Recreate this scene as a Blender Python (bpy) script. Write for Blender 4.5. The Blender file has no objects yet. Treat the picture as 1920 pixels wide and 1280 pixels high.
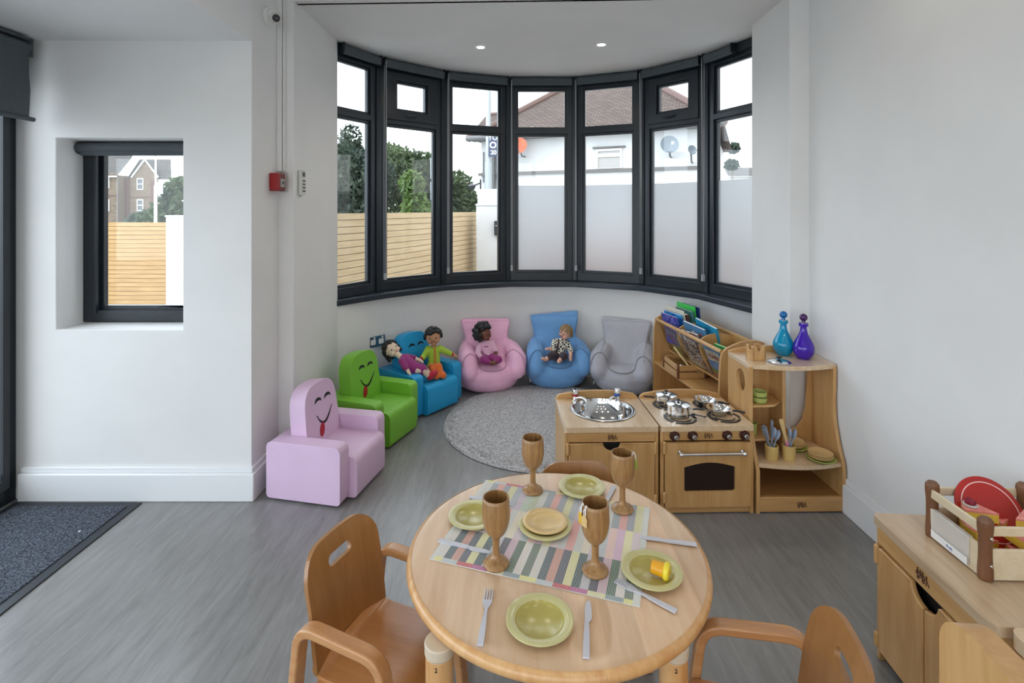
import bpy, bmesh, math, random
from mathutils import Vector, Matrix
from mathutils.geometry import tessellate_polygon
random.seed(7)
C = bpy.context.scene.collection
PI = math.pi
R = math.radians
sc = bpy.context.scene

# ---------------------------------------------------------------- camera
cam_d = bpy.data.cameras.new('camera')
cam = bpy.data.objects.new('camera', cam_d); C.objects.link(cam)
cam.location = (0, 0, 1.5); cam.rotation_euler = (R(90), 0, 0)
cam_d.sensor_width = 36; cam_d.lens = 36 * 973 / 1920
cam_d.shift_y = -247 / 1920
cam_d.clip_start = 0.02; cam_d.clip_end = 300
sc.camera = cam

# ---------------------------------------------------------------- view, sky, light
sc.view_settings.view_transform = 'Standard'
sc.view_settings.look = 'None'
sc.view_settings.exposure = 0.0
sc.view_settings.gamma = 1.0
sc.view_settings.use_curve_mapping = False
try:
    sc.cycles.use_denoising = True
    sc.cycles.max_bounces = 9
    sc.cycles.diffuse_bounces = 5
    sc.cycles.glossy_bounces = 4
    sc.cycles.transmission_bounces = 8
    sc.cycles.transparent_max_bounces = 12
    sc.cycles.sample_clamp_indirect = 6.0
    sc.cycles.caustics_reflective = False
    sc.cycles.caustics_refractive = False
except Exception:
    pass

SKY_FRONT = 2.6      # overcast sky seen through the bay
SKY_BRIGHT = 4.8      # bright cloud on the glazed-door side and behind
w = bpy.data.worlds.new('overcast_sky'); sc.world = w; w.use_nodes = True
nt = w.node_tree; N = nt.nodes; L = nt.links
for n in list(N): N.remove(n)
tc = N.new('ShaderNodeTexCoord')
dot = N.new('ShaderNodeVectorMath'); dot.operation = 'DOT_PRODUCT'
dv = Vector((-0.92, 0.05, 0.38)).normalized(); dot.inputs[1].default_value = dv
L.new(tc.outputs['Generated'], dot.inputs[0])
mr = N.new('ShaderNodeMapRange'); mr.interpolation_type = 'SMOOTHSTEP'
mr.inputs['From Min'].default_value = -0.25; mr.inputs['From Max'].default_value = 0.75
mr.inputs['To Min'].default_value = SKY_FRONT; mr.inputs['To Max'].default_value = SKY_BRIGHT
L.new(dot.outputs['Value'], mr.inputs['Value'])
nz = N.new('ShaderNodeTexNoise'); nz.inputs['Scale'].default_value = 3.0; nz.inputs['Detail'].default_value = 5
mpn = N.new('ShaderNodeMapping'); mpn.inputs['Scale'].default_value = (1, 1, 2.5)
L.new(tc.outputs['Generated'], mpn.inputs['Vector']); L.new(mpn.outputs[0], nz.inputs['Vector'])
rp = N.new('ShaderNodeValToRGB')
rp.color_ramp.elements[0].position = .35; rp.color_ramp.elements[0].color = (.86, .90, .95, 1)
rp.color_ramp.elements[1].position = .6; rp.color_ramp.elements[1].color = (.94, .96, .98, 1)
L.new(nz.outputs['Fac'], rp.inputs['Fac'])
bg = N.new('ShaderNodeBackground'); out = N.new('ShaderNodeOutputWorld')
mt = N.new('ShaderNodeMapRange'); mt.interpolation_type = 'SMOOTHSTEP'; mt.inputs['From Min'].default_value = .1; mt.inputs['From Max'].default_value = .8
L.new(dot.outputs['Value'], mt.inputs['Value'])
tint = N.new('ShaderNodeMix'); tint.data_type = 'RGBA'; tint.blend_type = 'MULTIPLY'; tint.inputs['B'].default_value = (.88, .96, 1.06, 1)
L.new(mt.outputs['Result'], tint.inputs['Factor']); L.new(rp.outputs['Color'], tint.inputs['A']); L.new(tint.outputs['Result'], bg.inputs['Color']); L.new(mr.outputs['Result'], bg.inputs['Strength'])
L.new(bg.outputs[0], out.inputs['Surface'])
w.cycles.sampling_method = 'MANUAL'; w.cycles.sample_map_resolution = 512

# ---------------------------------------------------------------- object helpers
def tag(o, label=None, cat=None, group=None, kind=None):
    if label: o['label'] = label
    if cat: o['category'] = cat
    if group: o['group'] = group
    if kind: o['kind'] = kind
    return o
def thing(name, label, cat, loc=(0, 0, 0), rz=0, group=None, rot=None):
    o = bpy.data.objects.new(name, None); C.objects.link(o)
    o.empty_display_size = .05
    o.location = loc; o.rotation_euler = rot if rot else (0, 0, rz)
    return tag(o, label, cat, group)
def mk(name, bm, mat, parent=None, bevel=0, seg=2, ang=35, loc=None, rot=None, recalc=True, sub=0):
    if recalc: bmesh.ops.recalc_face_normals(bm, faces=bm.faces)
    me = bpy.data.meshes.new(name); bm.to_mesh(me); bm.free()
    o = bpy.data.objects.new(name, me); C.objects.link(o)
    for m_ in (mat if isinstance(mat, (list, tuple)) else [mat]): me.materials.append(m_)
    for p in me.polygons: p.use_smooth = True
    me.set_sharp_from_angle(angle=R(ang))
    if parent is not None: o.parent = parent
    if loc: o.location = loc
    if rot: o.rotation_euler = rot
    if bevel:
        b = o.modifiers.new('bevel', 'BEVEL'); b.width = bevel; b.segments = seg
        b.limit_method = 'ANGLE'; b.angle_limit = R(40); b.harden_normals = False
    if sub:
        s = o.modifiers.new('sub', 'SUBSURF'); s.levels = sub; s.render_levels = sub
    return o
def B(): return bmesh.new()
def copy_tree(o, parent=None, first=True):
    c = o.copy(); C.objects.link(c); c.parent = parent
    for ch in list(o.children): copy_tree(ch, c, False)
    return c
def add(bm, verts, faces, M=None, mi=0):
    vs = [bm.verts.new(M @ Vector(v) if M else v) for v in verts]
    fs = []
    for f in faces:
        try:
            fc = bm.faces.new([vs[i] for i in f]); fc.material_index = mi; fs.append(fc)
        except ValueError: pass
    return vs, fs
def box(bm, x0, x1, y0, y1, z0, z1, M=None, mi=0):
    v = [(x, y, z) for z in (z0, z1) for y in (y0, y1) for x in (x0, x1)]
    return add(bm, v, [(0, 2, 3, 1), (4, 5, 7, 6), (0, 1, 5, 4), (2, 6, 7, 3), (0, 4, 6, 2), (1, 3, 7, 5)], M, mi)
def prism(bm, loops, a, b, plane='xy', M=None, mi=0):
    """extrude a polygon (first loop) with holes (further loops) from a to b along the plane's normal"""
    if loops and not isinstance(loops[0][0], (tuple, list, Vector)): loops = [loops]
    f3 = {'xy': lambda p, t: Vector((p[0], p[1], t)), 'xz': lambda p, t: Vector((p[0], t, p[1])),
          'yz': lambda p, t: Vector((t, p[0], p[1]))}[plane]
    tris = tessellate_polygon([[Vector((p[0], p[1], 0)) for p in lp] for lp in loops]) if len(loops) > 1 or len(loops[0]) > 4 else None
    lay = []
    for t in (a, b):
        lay.append([bm.verts.new(M @ f3(p, t) if M else f3(p, t)) for lp in loops for p in lp])
    for vs in lay:
        if tris:
            for t in tris:
                try: bm.faces.new([vs[i] for i in t]).material_index = mi
                except ValueError: pass
        else:
            bm.faces.new(vs).material_index = mi
    k = 0
    for lp in loops:
        n = len(lp)
        for i in range(n):
            j = (i + 1) % n
            bm.faces.new([lay[0][k + i], lay[0][k + j], lay[1][k + j], lay[1][k + i]]).material_index = mi
        k += n
def rect(x0, x1, y0, y1): return [(x0, y0), (x1, y0), (x1, y1), (x0, y1)]
def rrect(x0, x1, y0, y1, r, n=5):
    if not isinstance(r, (tuple, list)): r = (r,) * 4   # corners: x0y0, x1y0, x1y1, x0y1
    o = []
    for (cx, cy, a0, q) in ((x0, y0, 180, 0), (x1, y0, 270, 1), (x1, y1, 0, 2), (x0, y1, 90, 3)):
        rr = r[q]
        if rr <= 0: o.append((cx, cy)); continue
        mx = cx + rr if q in (0, 3) else cx - rr; my = cy + rr if q in (0, 1) else cy - rr
        for i in range(n + 1):
            t = R(a0 + 90 * i / n); o.append((mx + rr * math.cos(t), my + rr * math.sin(t)))
    return o
def circ(cx, cy, r, n=32, ry=None):
    return [(cx + r * math.cos(2 * PI * i / n), cy + (ry or r) * math.sin(2 * PI * i / n)) for i in range(n)]
def lathe(bm, prof, n=32, M=None, mi=0):
    """prof: (r, z) from bottom outside round to the end; r==0 closes on the axis"""
    rings = []
    for r, z in prof:
        if r < 1e-6:
            v = Vector((0, 0, z)); rings.append([bm.verts.new(M @ v if M else v)])
        else:
            ring = []
            for i in range(n):
                t = 2 * PI * i / n; v = Vector((r * math.cos(t), r * math.sin(t), z))
                ring.append(bm.verts.new(M @ v if M else v))
            rings.append(ring)
    for a, b in zip(rings, rings[1:]):
        for i in range(n):
            j = (i + 1) % n
            if len(a) == 1 and len(b) == 1: break
            if len(a) == 1: f = [a[0], b[i], b[j]]
            elif len(b) == 1: f = [a[i], a[j], b[0]]
            else: f = [a[i], a[j], b[j], b[i]]
            bm.faces.new(f).material_index = mi
def frame_at(p, d):
    d = Vector(d).normalized(); u = Vector((0, 0, 1))
    if abs(d.dot(u)) > .98: u = Vector((1, 0, 0))
    s = u.cross(d).normalized(); u = d.cross(s)
    return Matrix(((s.x, u.x, d.x, p[0]), (s.y, u.y, d.y, p[1]), (s.z, u.z, d.z, p[2]), (0, 0, 0, 1)))
def cyl(bm, p0, p1, r0, r1=None, n=20, mi=0):
    p0, p1 = Vector(p0), Vector(p1); r1 = r0 if r1 is None else r1
    h = (p1 - p0).length
    lathe(bm, [(0, 0), (r0, 0), (r1, h), (0, h)], n, frame_at(p0, p1 - p0), mi)
def ball(bm, c, r, seg=16, M=None, mi=0, rings=None):
    rx, ry, rz = (r, r, r) if not isinstance(r, (tuple, list)) else r
    T = Matrix.Translation(c) @ (M if M else Matrix.Identity(4)) @ Matrix.Diagonal((rx, ry, rz, 1))
    k = rings or max(5, seg // 2)
    lathe(bm, [(math.sin(PI * i / k) if 0 < i < k else 0, -math.cos(PI * i / k)) for i in range(k + 1)], seg, T, mi)
def tube(bm, pts, r, n=8, closed=False, sec=None, up=(0, 0, 1), mi=0):
    """sweep a round (r number or list) or given section (list of (s,u)) along pts; section u axis stays near 'up'"""
    pts = [Vector(p) for p in pts]; m = len(pts); rings = []; up = Vector(up)
    for i, p in enumerate(pts):
        if closed: d = pts[(i + 1) % m] - pts[i - 1]
        else: d = (pts[min(i + 1, m - 1)] - pts[max(i - 1, 0)])
        d.normalize(); u = up
        if abs(d.dot(u)) > .97: u = Vector((1, 0, 0)) if abs(d.x) < .9 else Vector((0, 1, 0))
        s = d.cross(u).normalized(); u = s.cross(d)
        rr = r[i] if isinstance(r, (list, tuple)) else r
        if sec: ring = [bm.verts.new(p + s * a * rr + u * b * rr) for a, b in sec]
        else: ring = [bm.verts.new(p + (s * math.cos(2 * PI * k / n) + u * math.sin(2 * PI * k / n)) * rr) for k in range(n)]
        rings.append(ring)
    q = len(rings[0])
    rng = range(m) if closed else range(m - 1)
    for i in rng:
        a, b = rings[i], rings[(i + 1) % m]
        for k in range(q):
            l = (k + 1) % q
            bm.faces.new([a[k], a[l], b[l], b[k]]).material_index = mi
    if not closed:
        bm.faces.new(rings[0]).material_index = mi; bm.faces.new(rings[-1]).material_index = mi
def caps(bm, p0, p1, r0, r1=None, n=14, mi=0):
    """tapered capsule"""
    r1 = r0 if r1 is None else r1
    p0, p1 = Vector(p0), Vector(p1); d = p1 - p0; h = d.length
    prof = [(0, -r0)] + [(r0 * math.sin(a), -r0 * math.cos(a)) for a in (R(25), R(50), R(75))] \
        + [(r0, 0), (r1, h)] + [(r1 * math.sin(a), h + r1 * math.cos(a)) for a in (R(75), R(50), R(25))] + [(0, h + r1)]
    lathe(bm, prof, n, frame_at(p0, d), mi)
def chain(bm, pts, rs, n=14):
    for i in range(len(pts) - 1): caps(bm, pts[i], pts[i + 1], rs[i], rs[i + 1], n)
def arcpts(path, r, n=5):
    """round the corners of a 3-D polyline"""
    P = [Vector(p) for p in path]; o = [P[0]]
    for i in range(1, len(P) - 1):
        a, b, c = P[i - 1], P[i], P[i + 1]
        u = (a - b); v = (c - b); rr = min(r, u.length * .49, v.length * .49)
        s = b + u.normalized() * rr; e = b + v.normalized() * rr
        for k in range(n + 1):
            t = k / n; o.append((1 - t) ** 2 * s + 2 * t * (1 - t) * b + t * t * e)
    o.append(P[-1]); return o
def remesh(o, vox, smooth=6, fac=.5):
    m = o.modifiers.new('rm', 'REMESH'); m.mode = 'VOXEL'; m.voxel_size = vox; m.use_smooth_shade = True
    if smooth:
        s = o.modifiers.new('sm', 'SMOOTH'); s.iterations = smooth; s.factor = fac
    return o
def textmesh(name, body, size, mat, parent=None, loc=(0, 0, 0), rot=(0, 0, 0), ext=.0004, align='CENTER', bold=0):
    cu = bpy.data.curves.new(name, 'FONT'); cu.body = body; cu.size = size; cu.extrude = ext; cu.offset = bold
    cu.align_x = align; cu.align_y = 'CENTER'
    t = bpy.data.objects.new(name, cu); C.objects.link(t)
    bpy.context.view_layer.update()
    me = bpy.data.meshes.new_from_object(t.evaluated_get(bpy.context.evaluated_depsgraph_get()))
    bpy.data.objects.remove(t); o = bpy.data.objects.new(name, me); C.objects.link(o)
    me.materials.clear(); me.materials.append(mat)
    if parent is not None: o.parent = parent
    o.location = loc; o.rotation_euler = rot
    return o

# ---------------------------------------------------------------- materials
def srgb(r, g, b):
    f = lambda c: (c / 255 / 12.92) if c / 255 <= .04045 else ((c / 255 + .055) / 1.055) ** 2.4
    return (f(r), f(g), f(b), 1)
def mat(name, col, rough=.5, metal=0, spec=.5, **kw):
    m = bpy.data.materials.new(name); m.use_nodes = True
    p = m.node_tree.nodes['Principled BSDF']
    p.inputs['Base Color'].default_value = col; p.inputs['Roughness'].default_value = rough
    p.inputs['Metallic'].default_value = metal; p.inputs['Specular IOR Level'].default_value = spec
    for k, v in kw.items(): p.inputs[k.replace('_', ' ')].default_value = v
    return m
def nodes(m): return m.node_tree.nodes, m.node_tree.links, m.node_tree.nodes['Principled BSDF']
def noisy(name, c1, c2, scale=8, rough=.5, stretch=(1, 1, 1), rot=(0, 0, 0), detail=4, lo=.35, hi=.65, bump=0,
          bscale=None, bdist=.001, metal=0, spec=.5, coord='Object', sheen=0):
    m = mat(name, c1, rough, metal, spec); n, l, p = nodes(m)
    t = n.new('ShaderNodeTexCoord'); mp = n.new('ShaderNodeMapping')
    mp.inputs['Scale'].default_value = stretch; mp.inputs['Rotation'].default_value = rot
    z = n.new('ShaderNodeTexNoise'); z.inputs['Scale'].default_value = scale; z.inputs['Detail'].default_value = detail
    r = n.new('ShaderNodeValToRGB'); e = r.color_ramp.elements
    e[0].position = lo; e[0].color = c1; e[1].position = hi; e[1].color = c2
    l.new(t.outputs[coord], mp.inputs[0]); l.new(mp.outputs[0], z.inputs['Vector'])
    l.new(z.outputs['Fac'], r.inputs['Fac']); l.new(r.outputs['Color'], p.inputs['Base Color'])
    if bump:
        z2 = n.new('ShaderNodeTexNoise'); z2.inputs['Scale'].default_value = bscale or scale; z2.inputs['Detail'].default_value = 3
        l.new(mp.outputs[0], z2.inputs['Vector'])
        b = n.new('ShaderNodeBump'); b.inputs['Strength'].default_value = bump; b.inputs['Distance'].default_value = bdist
        l.new(z2.outputs['Fac'], b.inputs['Height']); l.new(b.outputs[0], p.inputs['Normal'])
    if sheen: p.inputs['Sheen Weight'].default_value = sheen
    return m
def wood(name, c1, c2, axis='x', rough=.38, scale=14, stretch=9, planks=0, coat=.15):
    m = mat(name, c1, rough); n, l, p = nodes(m)
    p.inputs['Coat Weight'].default_value = coat; p.inputs['Coat Roughness'].default_value = .25
    t = n.new('ShaderNodeTexCoord'); mp = n.new('ShaderNodeMapping')
    s = {'x': (1, stretch, stretch), 'y': (stretch, 1, stretch), 'z': (stretch, stretch, 1)}[axis]
    mp.inputs['Scale'].default_value = s
    z = n.new('ShaderNodeTexNoise'); z.inputs['Scale'].default_value = scale / 4; z.inputs['Detail'].default_value = 6
    z.inputs['Roughness'].default_value = .6; z.inputs['Distortion'].default_value = .6
    r = n.new('ShaderNodeValToRGB'); e = r.color_ramp.elements
    e[0].position = .3; e[0].color = c1; e[1].position = .7; e[1].color = c2
    l.new(t.outputs['Object'], mp.inputs[0]); l.new(mp.outputs[0], z.inputs['Vector']); l.new(z.outputs['Fac'], r.inputs['Fac'])
    src = r.outputs['Color']
    if planks:
        sp = n.new('ShaderNodeSeparateXYZ'); l.new(t.outputs['Object'], sp.inputs[0])
        mu = n.new('ShaderNodeMath'); mu.operation = 'MULTIPLY'; mu.inputs[1].default_value = 1 / planks
        l.new(sp.outputs['X' if axis != 'x' else 'Y'], mu.inputs[0])
        fl = n.new('ShaderNodeMath'); fl.operation = 'FLOOR'; l.new(mu.outputs[0], fl.inputs[0])
        wn = n.new('ShaderNodeTexWhiteNoise'); wn.noise_dimensions = '1D'; l.new(fl.outputs[0], wn.inputs['W'])
        mx = n.new('ShaderNodeMapRange'); mx.inputs['To Min'].default_value = .88; mx.inputs['To Max'].default_value = 1.08
        l.new(wn.outputs['Value'], mx.inputs['Value'])
        vm = n.new('ShaderNodeVectorMath'); vm.operation = 'SCALE'
        l.new(src, vm.inputs[0]); l.new(mx.outputs[0], vm.inputs['Scale']); src = vm.outputs[0]
    l.new(src, p.inputs['Base Color'])
    return m

M = {}
M['wall'] = noisy('wall_paint', (.74, .735, .725, 1), (.77, .765, .755, 1), 3, .7, bump=.05, bscale=180, bdist=.0005)
M['ceiling'] = noisy('ceiling_paint', (.76, .765, .77, 1), (.79, .79, .79, 1), 3, .8)
M['skirt'] = mat('skirting_gloss', (.82, .83, .84, 1), .35)
M['frame'] = noisy('anthracite_aluminium', (.010, .015, .021, 1), (.013, .019, .026, 1), 5, .32, spec=.5)
M['sillm'] = mat('anthracite_sill', (.022, .032, .045, 1), .28)
M['blind'] = noisy('grey_blind_fabric', (.060, .072, .082, 1), (.070, .083, .094, 1), 60, .75, bump=.1, bscale=600, bdist=.0004)
M['chain'] = mat('chain_plastic', (.35, .36, .38, 1), .4)
M['white'] = mat('white_plastic', (.80, .80, .79, 1), .35)
M['offwhite'] = mat('offwhite_plastic', (.62, .61, .57, 1), .4)
M['black'] = mat('black_plastic', (.012, .012, .014, 1), .35)
M['chrome'] = mat('chrome', (.80, .80, .80, 1), .08, 1)
M['steel'] = mat('brushed_steel', (.62, .62, .62, 1), .28, 1)
M['red'] = mat('red_plastic', (.32, .012, .015, 1), .3)
M['blue'] = mat('blue_plastic', (.02, .10, .42, 1), .3)
BC1, BC2 = srgb(186, 140, 84), srgb(204, 162, 108)
M['birch'] = wood('birch_veneer_v', BC1, BC2, 'z')
M['birch_h'] = wood('birch_veneer_h', BC1, BC2, 'x')
M['birch_y'] = wood('birch_veneer_y', BC1, BC2, 'y')
M['birch_top'] = wood('birch_top', srgb(204, 172, 134), srgb(220, 194, 160), 'y', rough=.22, coat=.9)
M['table'] = wood('table_maple', srgb(206, 166, 128), srgb(220, 188, 154), 'y', rough=.34, planks=.085, coat=.45)
M['tedge'] = wood('table_edge', srgb(196, 142, 86), srgb(216, 172, 118), 'z', rough=.32, coat=.3)
M['ply'] = wood('chair_ply', srgb(178, 118, 66), srgb(196, 138, 82), 'x', rough=.30, coat=.35)
M['bent'] = wood('bentwood', srgb(176, 122, 74), srgb(200, 150, 100), 'x', rough=.33, coat=.3)
M['legpale'] = mat('pale_leg_sleeve', srgb(205, 188, 164), .45)
M['darkwood'] = wood('dark_interior_wood', srgb(150, 105, 58), srgb(172, 126, 76), 'x', rough=.4)
M['post'] = wood('walnut_post', srgb(104, 66, 40), srgb(122, 80, 50), 'z', rough=.5)
M['goblet'] = wood('goblet_wood', srgb(132, 92, 50), srgb(176, 136, 88), 'z', rough=.33, scale=44, stretch=7, coat=.3)
M['brown'] = mat('brown_ink', srgb(78, 42, 22), .6)
M['dark'] = mat('void_shade', (.010, .008, .007, 1), .6)  # near-black standing in for the shade in hollows and holes
M['ovenglass'] = mat('oven_dark_pane', (.020, .010, .007, 1), .12)
M['knob'] = mat('knob_brown', srgb(62, 28, 16), .35)
M['plate'] = noisy('olive_melamine', srgb(170, 158, 84), srgb(180, 168, 94), 4, .22)
M['platerim'] = noisy('olive_rim', srgb(192, 186, 132), srgb(198, 192, 140), 4, .22)
M['wplate'] = wood('turned_plate_wood', srgb(208, 176, 118), srgb(220, 190, 134), 'x', rough=.3)
M['cutlery'] = mat('grey_white_plastic', srgb(196, 196, 204), .35)
M['utensil'] = mat('blue_grey_utensil', srgb(150, 164, 184), .38)
M['cup'] = mat('mustard_cup', srgb(206, 176, 110), .4)
M['bowl'] = mat('green_bowl', srgb(170, 178, 98), .35)

def glass_mat(name, fac=.03, tint=(1, 1, 1, 1)):
    m = bpy.data.materials.new(name); m.use_nodes = True; n = m.node_tree.nodes; l = m.node_tree.links
    for x in list(n): n.remove(x)
    o = n.new('ShaderNodeOutputMaterial'); t = n.new('ShaderNodeBsdfTransparent'); t.inputs[0].default_value = tint
    g = n.new('ShaderNodeBsdfGlossy'); g.inputs['Roughness'].default_value = .02
    f = n.new('ShaderNodeLayerWeight'); f.inputs['Blend'].default_value = .5
    pw = n.new('ShaderNodeMath'); pw.operation = 'POWER'; pw.inputs[1].default_value = 4.5
    ma = n.new('ShaderNodeMath'); ma.operation = 'MULTIPLY_ADD'; ma.inputs[1].default_value = .75; ma.inputs[2].default_value = fac
    l.new(f.outputs['Facing'], pw.inputs[0]); l.new(pw.outputs[0], ma.inputs[0])
    mx = n.new('ShaderNodeMixShader'); l.new(ma.outputs[0], mx.inputs[0]); l.new(t.outputs[0], mx.inputs[1]); l.new(g.outputs[0], mx.inputs[2])
    l.new(mx.outputs[0], o.inputs['Surface']); return m
M['glass'] = glass_mat('window_glass', tint=(.97, .985, .98, 1))
M['acrylic'] = glass_mat('clear_acrylic', tint=(.90, .90, .89, 1))
def film_mat():
    m = bpy.data.materials.new('frosted_film'); m.use_nodes = True; n = m.node_tree.nodes; l = m.node_tree.links
    for x in list(n): n.remove(x)
    o = n.new('ShaderNodeOutputMaterial'); t = n.new('ShaderNodeBsdfTranslucent'); t.inputs[0].default_value = (.44, .46, .49, 1)
    r = n.new('ShaderNodeBsdfRefraction'); r.inputs['Roughness'].default_value = 1.0; r.inputs['IOR'].default_value = 1.22
    r.inputs['Color'].default_value = (.66, .67, .69, 1)
    mx = n.new('ShaderNodeMixShader'); mx.inputs[0].default_value = .55
    l.new(t.outputs[0], mx.inputs[1]); l.new(r.outputs[0], mx.inputs[2]); l.new(mx.outputs[0], o.inputs['Surface']); return m
M['film'] = film_mat()

# floor vinyl: streaky grey running away from the camera
def floor_mat():
    m = mat('streaked_vinyl', (.2, .2, .2, 1), .28); n, l, p = nodes(m)
    t = n.new('ShaderNodeTexCoord'); mp = n.new('ShaderNodeMapping'); mp.inputs['Rotation'].default_value = (0, 0, R(10))
    mp.inputs['Scale'].default_value = (9, 1.1, 1)
    mp0 = n.new('ShaderNodeMapping'); mp0.inputs['Rotation'].default_value = (0, 0, R(10)); mp0.inputs['Scale'].default_value = (1.6, .35, 1)
    z = n.new('ShaderNodeTexNoise'); z.inputs['Scale'].default_value = 3.2; z.inputs['Detail'].default_value = 9
    z.inputs['Roughness'].default_value = .68; z.inputs['Distortion'].default_value = .8
    z0 = n.new('ShaderNodeTexNoise'); z0.inputs['Scale'].default_value = 1.6; z0.inputs['Detail'].default_value = 3
    z3 = n.new('ShaderNodeTexNoise'); z3.inputs['Scale'].default_value = 15; z3.inputs['Detail'].default_value = 9; z3.inputs['Distortion'].default_value = 1.4
    z3.inputs['Roughness'].default_value = .75
    l.new(t.outputs['Object'], mp.inputs[0]); l.new(t.outputs['Object'], mp0.inputs[0])
    l.new(mp.outputs[0], z.inputs['Vector']); l.new(mp0.outputs[0], z0.inputs['Vector']); l.new(mp.outputs[0], z3.inputs['Vector'])
    r = n.new('ShaderNodeValToRGB'); e = r.color_ramp.elements
    e[0].position = .25; e[0].color = (.155, .150, .146, 1); e[1].position = .78; e[1].color = (.29, .285, .28, 1)
    k = e.new(.5); k.color = (.215, .210, .206, 1)
    l.new(z.outputs['Fac'], r.inputs['Fac'])
    r2 = n.new('ShaderNodeValToRGB'); e = r2.color_ramp.elements
    e[0].position = .56; e[0].color = (0, 0, 0, 1); e[1].position = .68; e[1].color = (1, 1, 1, 1)
    l.new(z3.outputs['Fac'], r2.inputs['Fac'])
    mx = n.new('ShaderNodeMix'); mx.data_type = 'RGBA'; mx.inputs['B'].default_value = (.34, .34, .34, 1)
    mm = n.new('ShaderNodeMath'); mm.operation = 'MULTIPLY'; mm.inputs[1].default_value = .45
    l.new(r2.outputs['Color'], mm.inputs[0]); l.new(mm.outputs[0], mx.inputs['Factor']); l.new(r.outputs['Color'], mx.inputs['A'])
    mr_ = n.new('ShaderNodeMapRange'); mr_.inputs['To Min'].default_value = .82; mr_.inputs['To Max'].default_value = 1.18
    l.new(z0.outputs['Fac'], mr_.inputs['Value'])
    vm = n.new('ShaderNodeVectorMath'); vm.operation = 'SCALE'
    l.new(mx.outputs['Result'], vm.inputs[0]); l.new(mr_.outputs[0], vm.inputs['Scale']); l.new(vm.outputs[0], p.inputs['Base Color'])
    b = n.new('ShaderNodeBump'); b.inputs['Strength'].default_value = .15; b.inputs['Distance'].default_value = .0008
    l.new(z3.outputs['Fac'], b.inputs['Height']); l.new(b.outputs[0], p.inputs['Normal'])
    return m
M['floor'] = floor_mat()

# ---------------------------------------------------------------- the setting
def struct(name, bm, m, bevel=0, **k):
    o = mk(name, bm, m, None, bevel, **k); o['kind'] = 'structure'; return o
P = [(-1.36, 3.58), (-1.06, 4.10), (-.60, 4.52), (-.034, 4.74), (.574, 4.74), (1.13, 4.50), (1.52, 4.05), (1.74, 3.50)]
def offset(P, d):
    o = []
    for i, p in enumerate(P):
        ns = []
        for a, b in ((i - 1, i), (i, i + 1)):
            if a < 0 or b >= len(P): continue
            v = Vector((P[b][0] - P[a][0], P[b][1] - P[a][1])).normalized(); ns.append(Vector((-v.y, v.x)))
        n_ = sum(ns, Vector((0, 0))); n_.normalize(); k = d / n_.dot(ns[0])
        o.append((p[0] + n_.x * k, p[1] + n_.y * k))
    return o
ZC = 2.95; ZB = 2.705; ZS = 2.376
PL = [(-1.245, 3.745)] + P[1:7] + [(1.70, 3.60)]       # inner window line cut at the piers
bm = B(); prism(bm, [(-2.70, -2.2), (1.85, -2.2), (1.85, 3.5)] + offset(P, .25)[::-1] + [(-1.55, 3.4), (-1.55, 2.9), (-2.70, 2.9)], -.1, 0)
struct('floor', bm, M['floor'])
bm = B(); prism(bm, rect(-1.349, 1.80, -2.2, 3.1), ZC, ZC + .1); struct('ceiling', bm, M['ceiling'])
bm = B(); prism(bm, rect(-2.70, -1.349, -2.2, 2.69), ZS, ZC + .1); struct('ceiling_left', bm, M['ceiling'])
bm = B(); prism(bm, [(-1.27, 3.04), (1.552, 2.94), (1.90, 3.45)] + offset(P, .3)[::-1] + [(-1.7, 3.5)], ZB, ZB + .12); struct('ceiling_bay', bm, M['ceiling'])
bm = B(); prism(bm, [(-1.30, 3.0), (1.60, 2.9), (1.60, 2.96), (-1.30, 3.06)], ZB, ZC + .05); struct('wall_lintel', bm, M['wall'])
WX0, WX1, WZ0, WZ1 = -2.364, -1.706, .878, 1.873
bm = B(); prism(bm, [rect(-2.70, -1.349, 0, ZC), rect(WX0, WX1, WZ0, WZ1)], 2.69, 3.0, 'xz'); struct('wall_back_left', bm, M['wall'], .006, seg=3)
bm = B(); prism(bm, [(-1.55, 3.0), (-1.262, 3.0), (-1.250, 3.72), (-1.40, 3.47), (-1.55, 3.40)], 0, ZC); struct('wall_bay_left', bm, M['wall'], .005)
bm = B(); prism(bm, [(1.90, 2.9), (1.552, 2.9), (1.571, 3.40), (1.70, 3.46), (1.90, 3.46)], 0, ZC); struct('wall_bay_right', bm, M['wall'], .005)
bm = B(); prism(bm, rect(1.66, 1.90, -2.2, 2.9), 0, ZC + .05); struct('wall_right', bm, M['wall'])
bm = B(); prism(bm, [rect(-2.70, 1.90, 0, ZC), rect(-2.5, 1.5, .35, 2.62)], -2.45, -2.2, 'xz'); struct('wall_front', bm, M['wall'])  # unseen wall; its wide opening is added to let light in
bm = B(); prism(bm, offset(P, -.025) + offset(P, .25)[::-1], 0, .83); struct('wall_back', bm, M['wall'])
bm = B(); prism(bm, rect(-2.70, -2.54, -2.2, 2.69), 2.28, ZS); struct('wall_left', bm, M['wall'])
bm = B(); prism(bm, offset(P, -.02) + offset(P, .12)[::-1], 2.64, ZB + .02); struct('trim_1', bm, M['frame'])
# sill
i1 = offset(PL, -.105)
i1[0] = (-1.247, 3.70); i1[-1] = (1.60, 3.42)
bm = B(); prism(bm, i1 + offset(PL, .06)[::-1], .81, .853); struct('trim_2', bm, M['sillm'], .006, seg=3)
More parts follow.
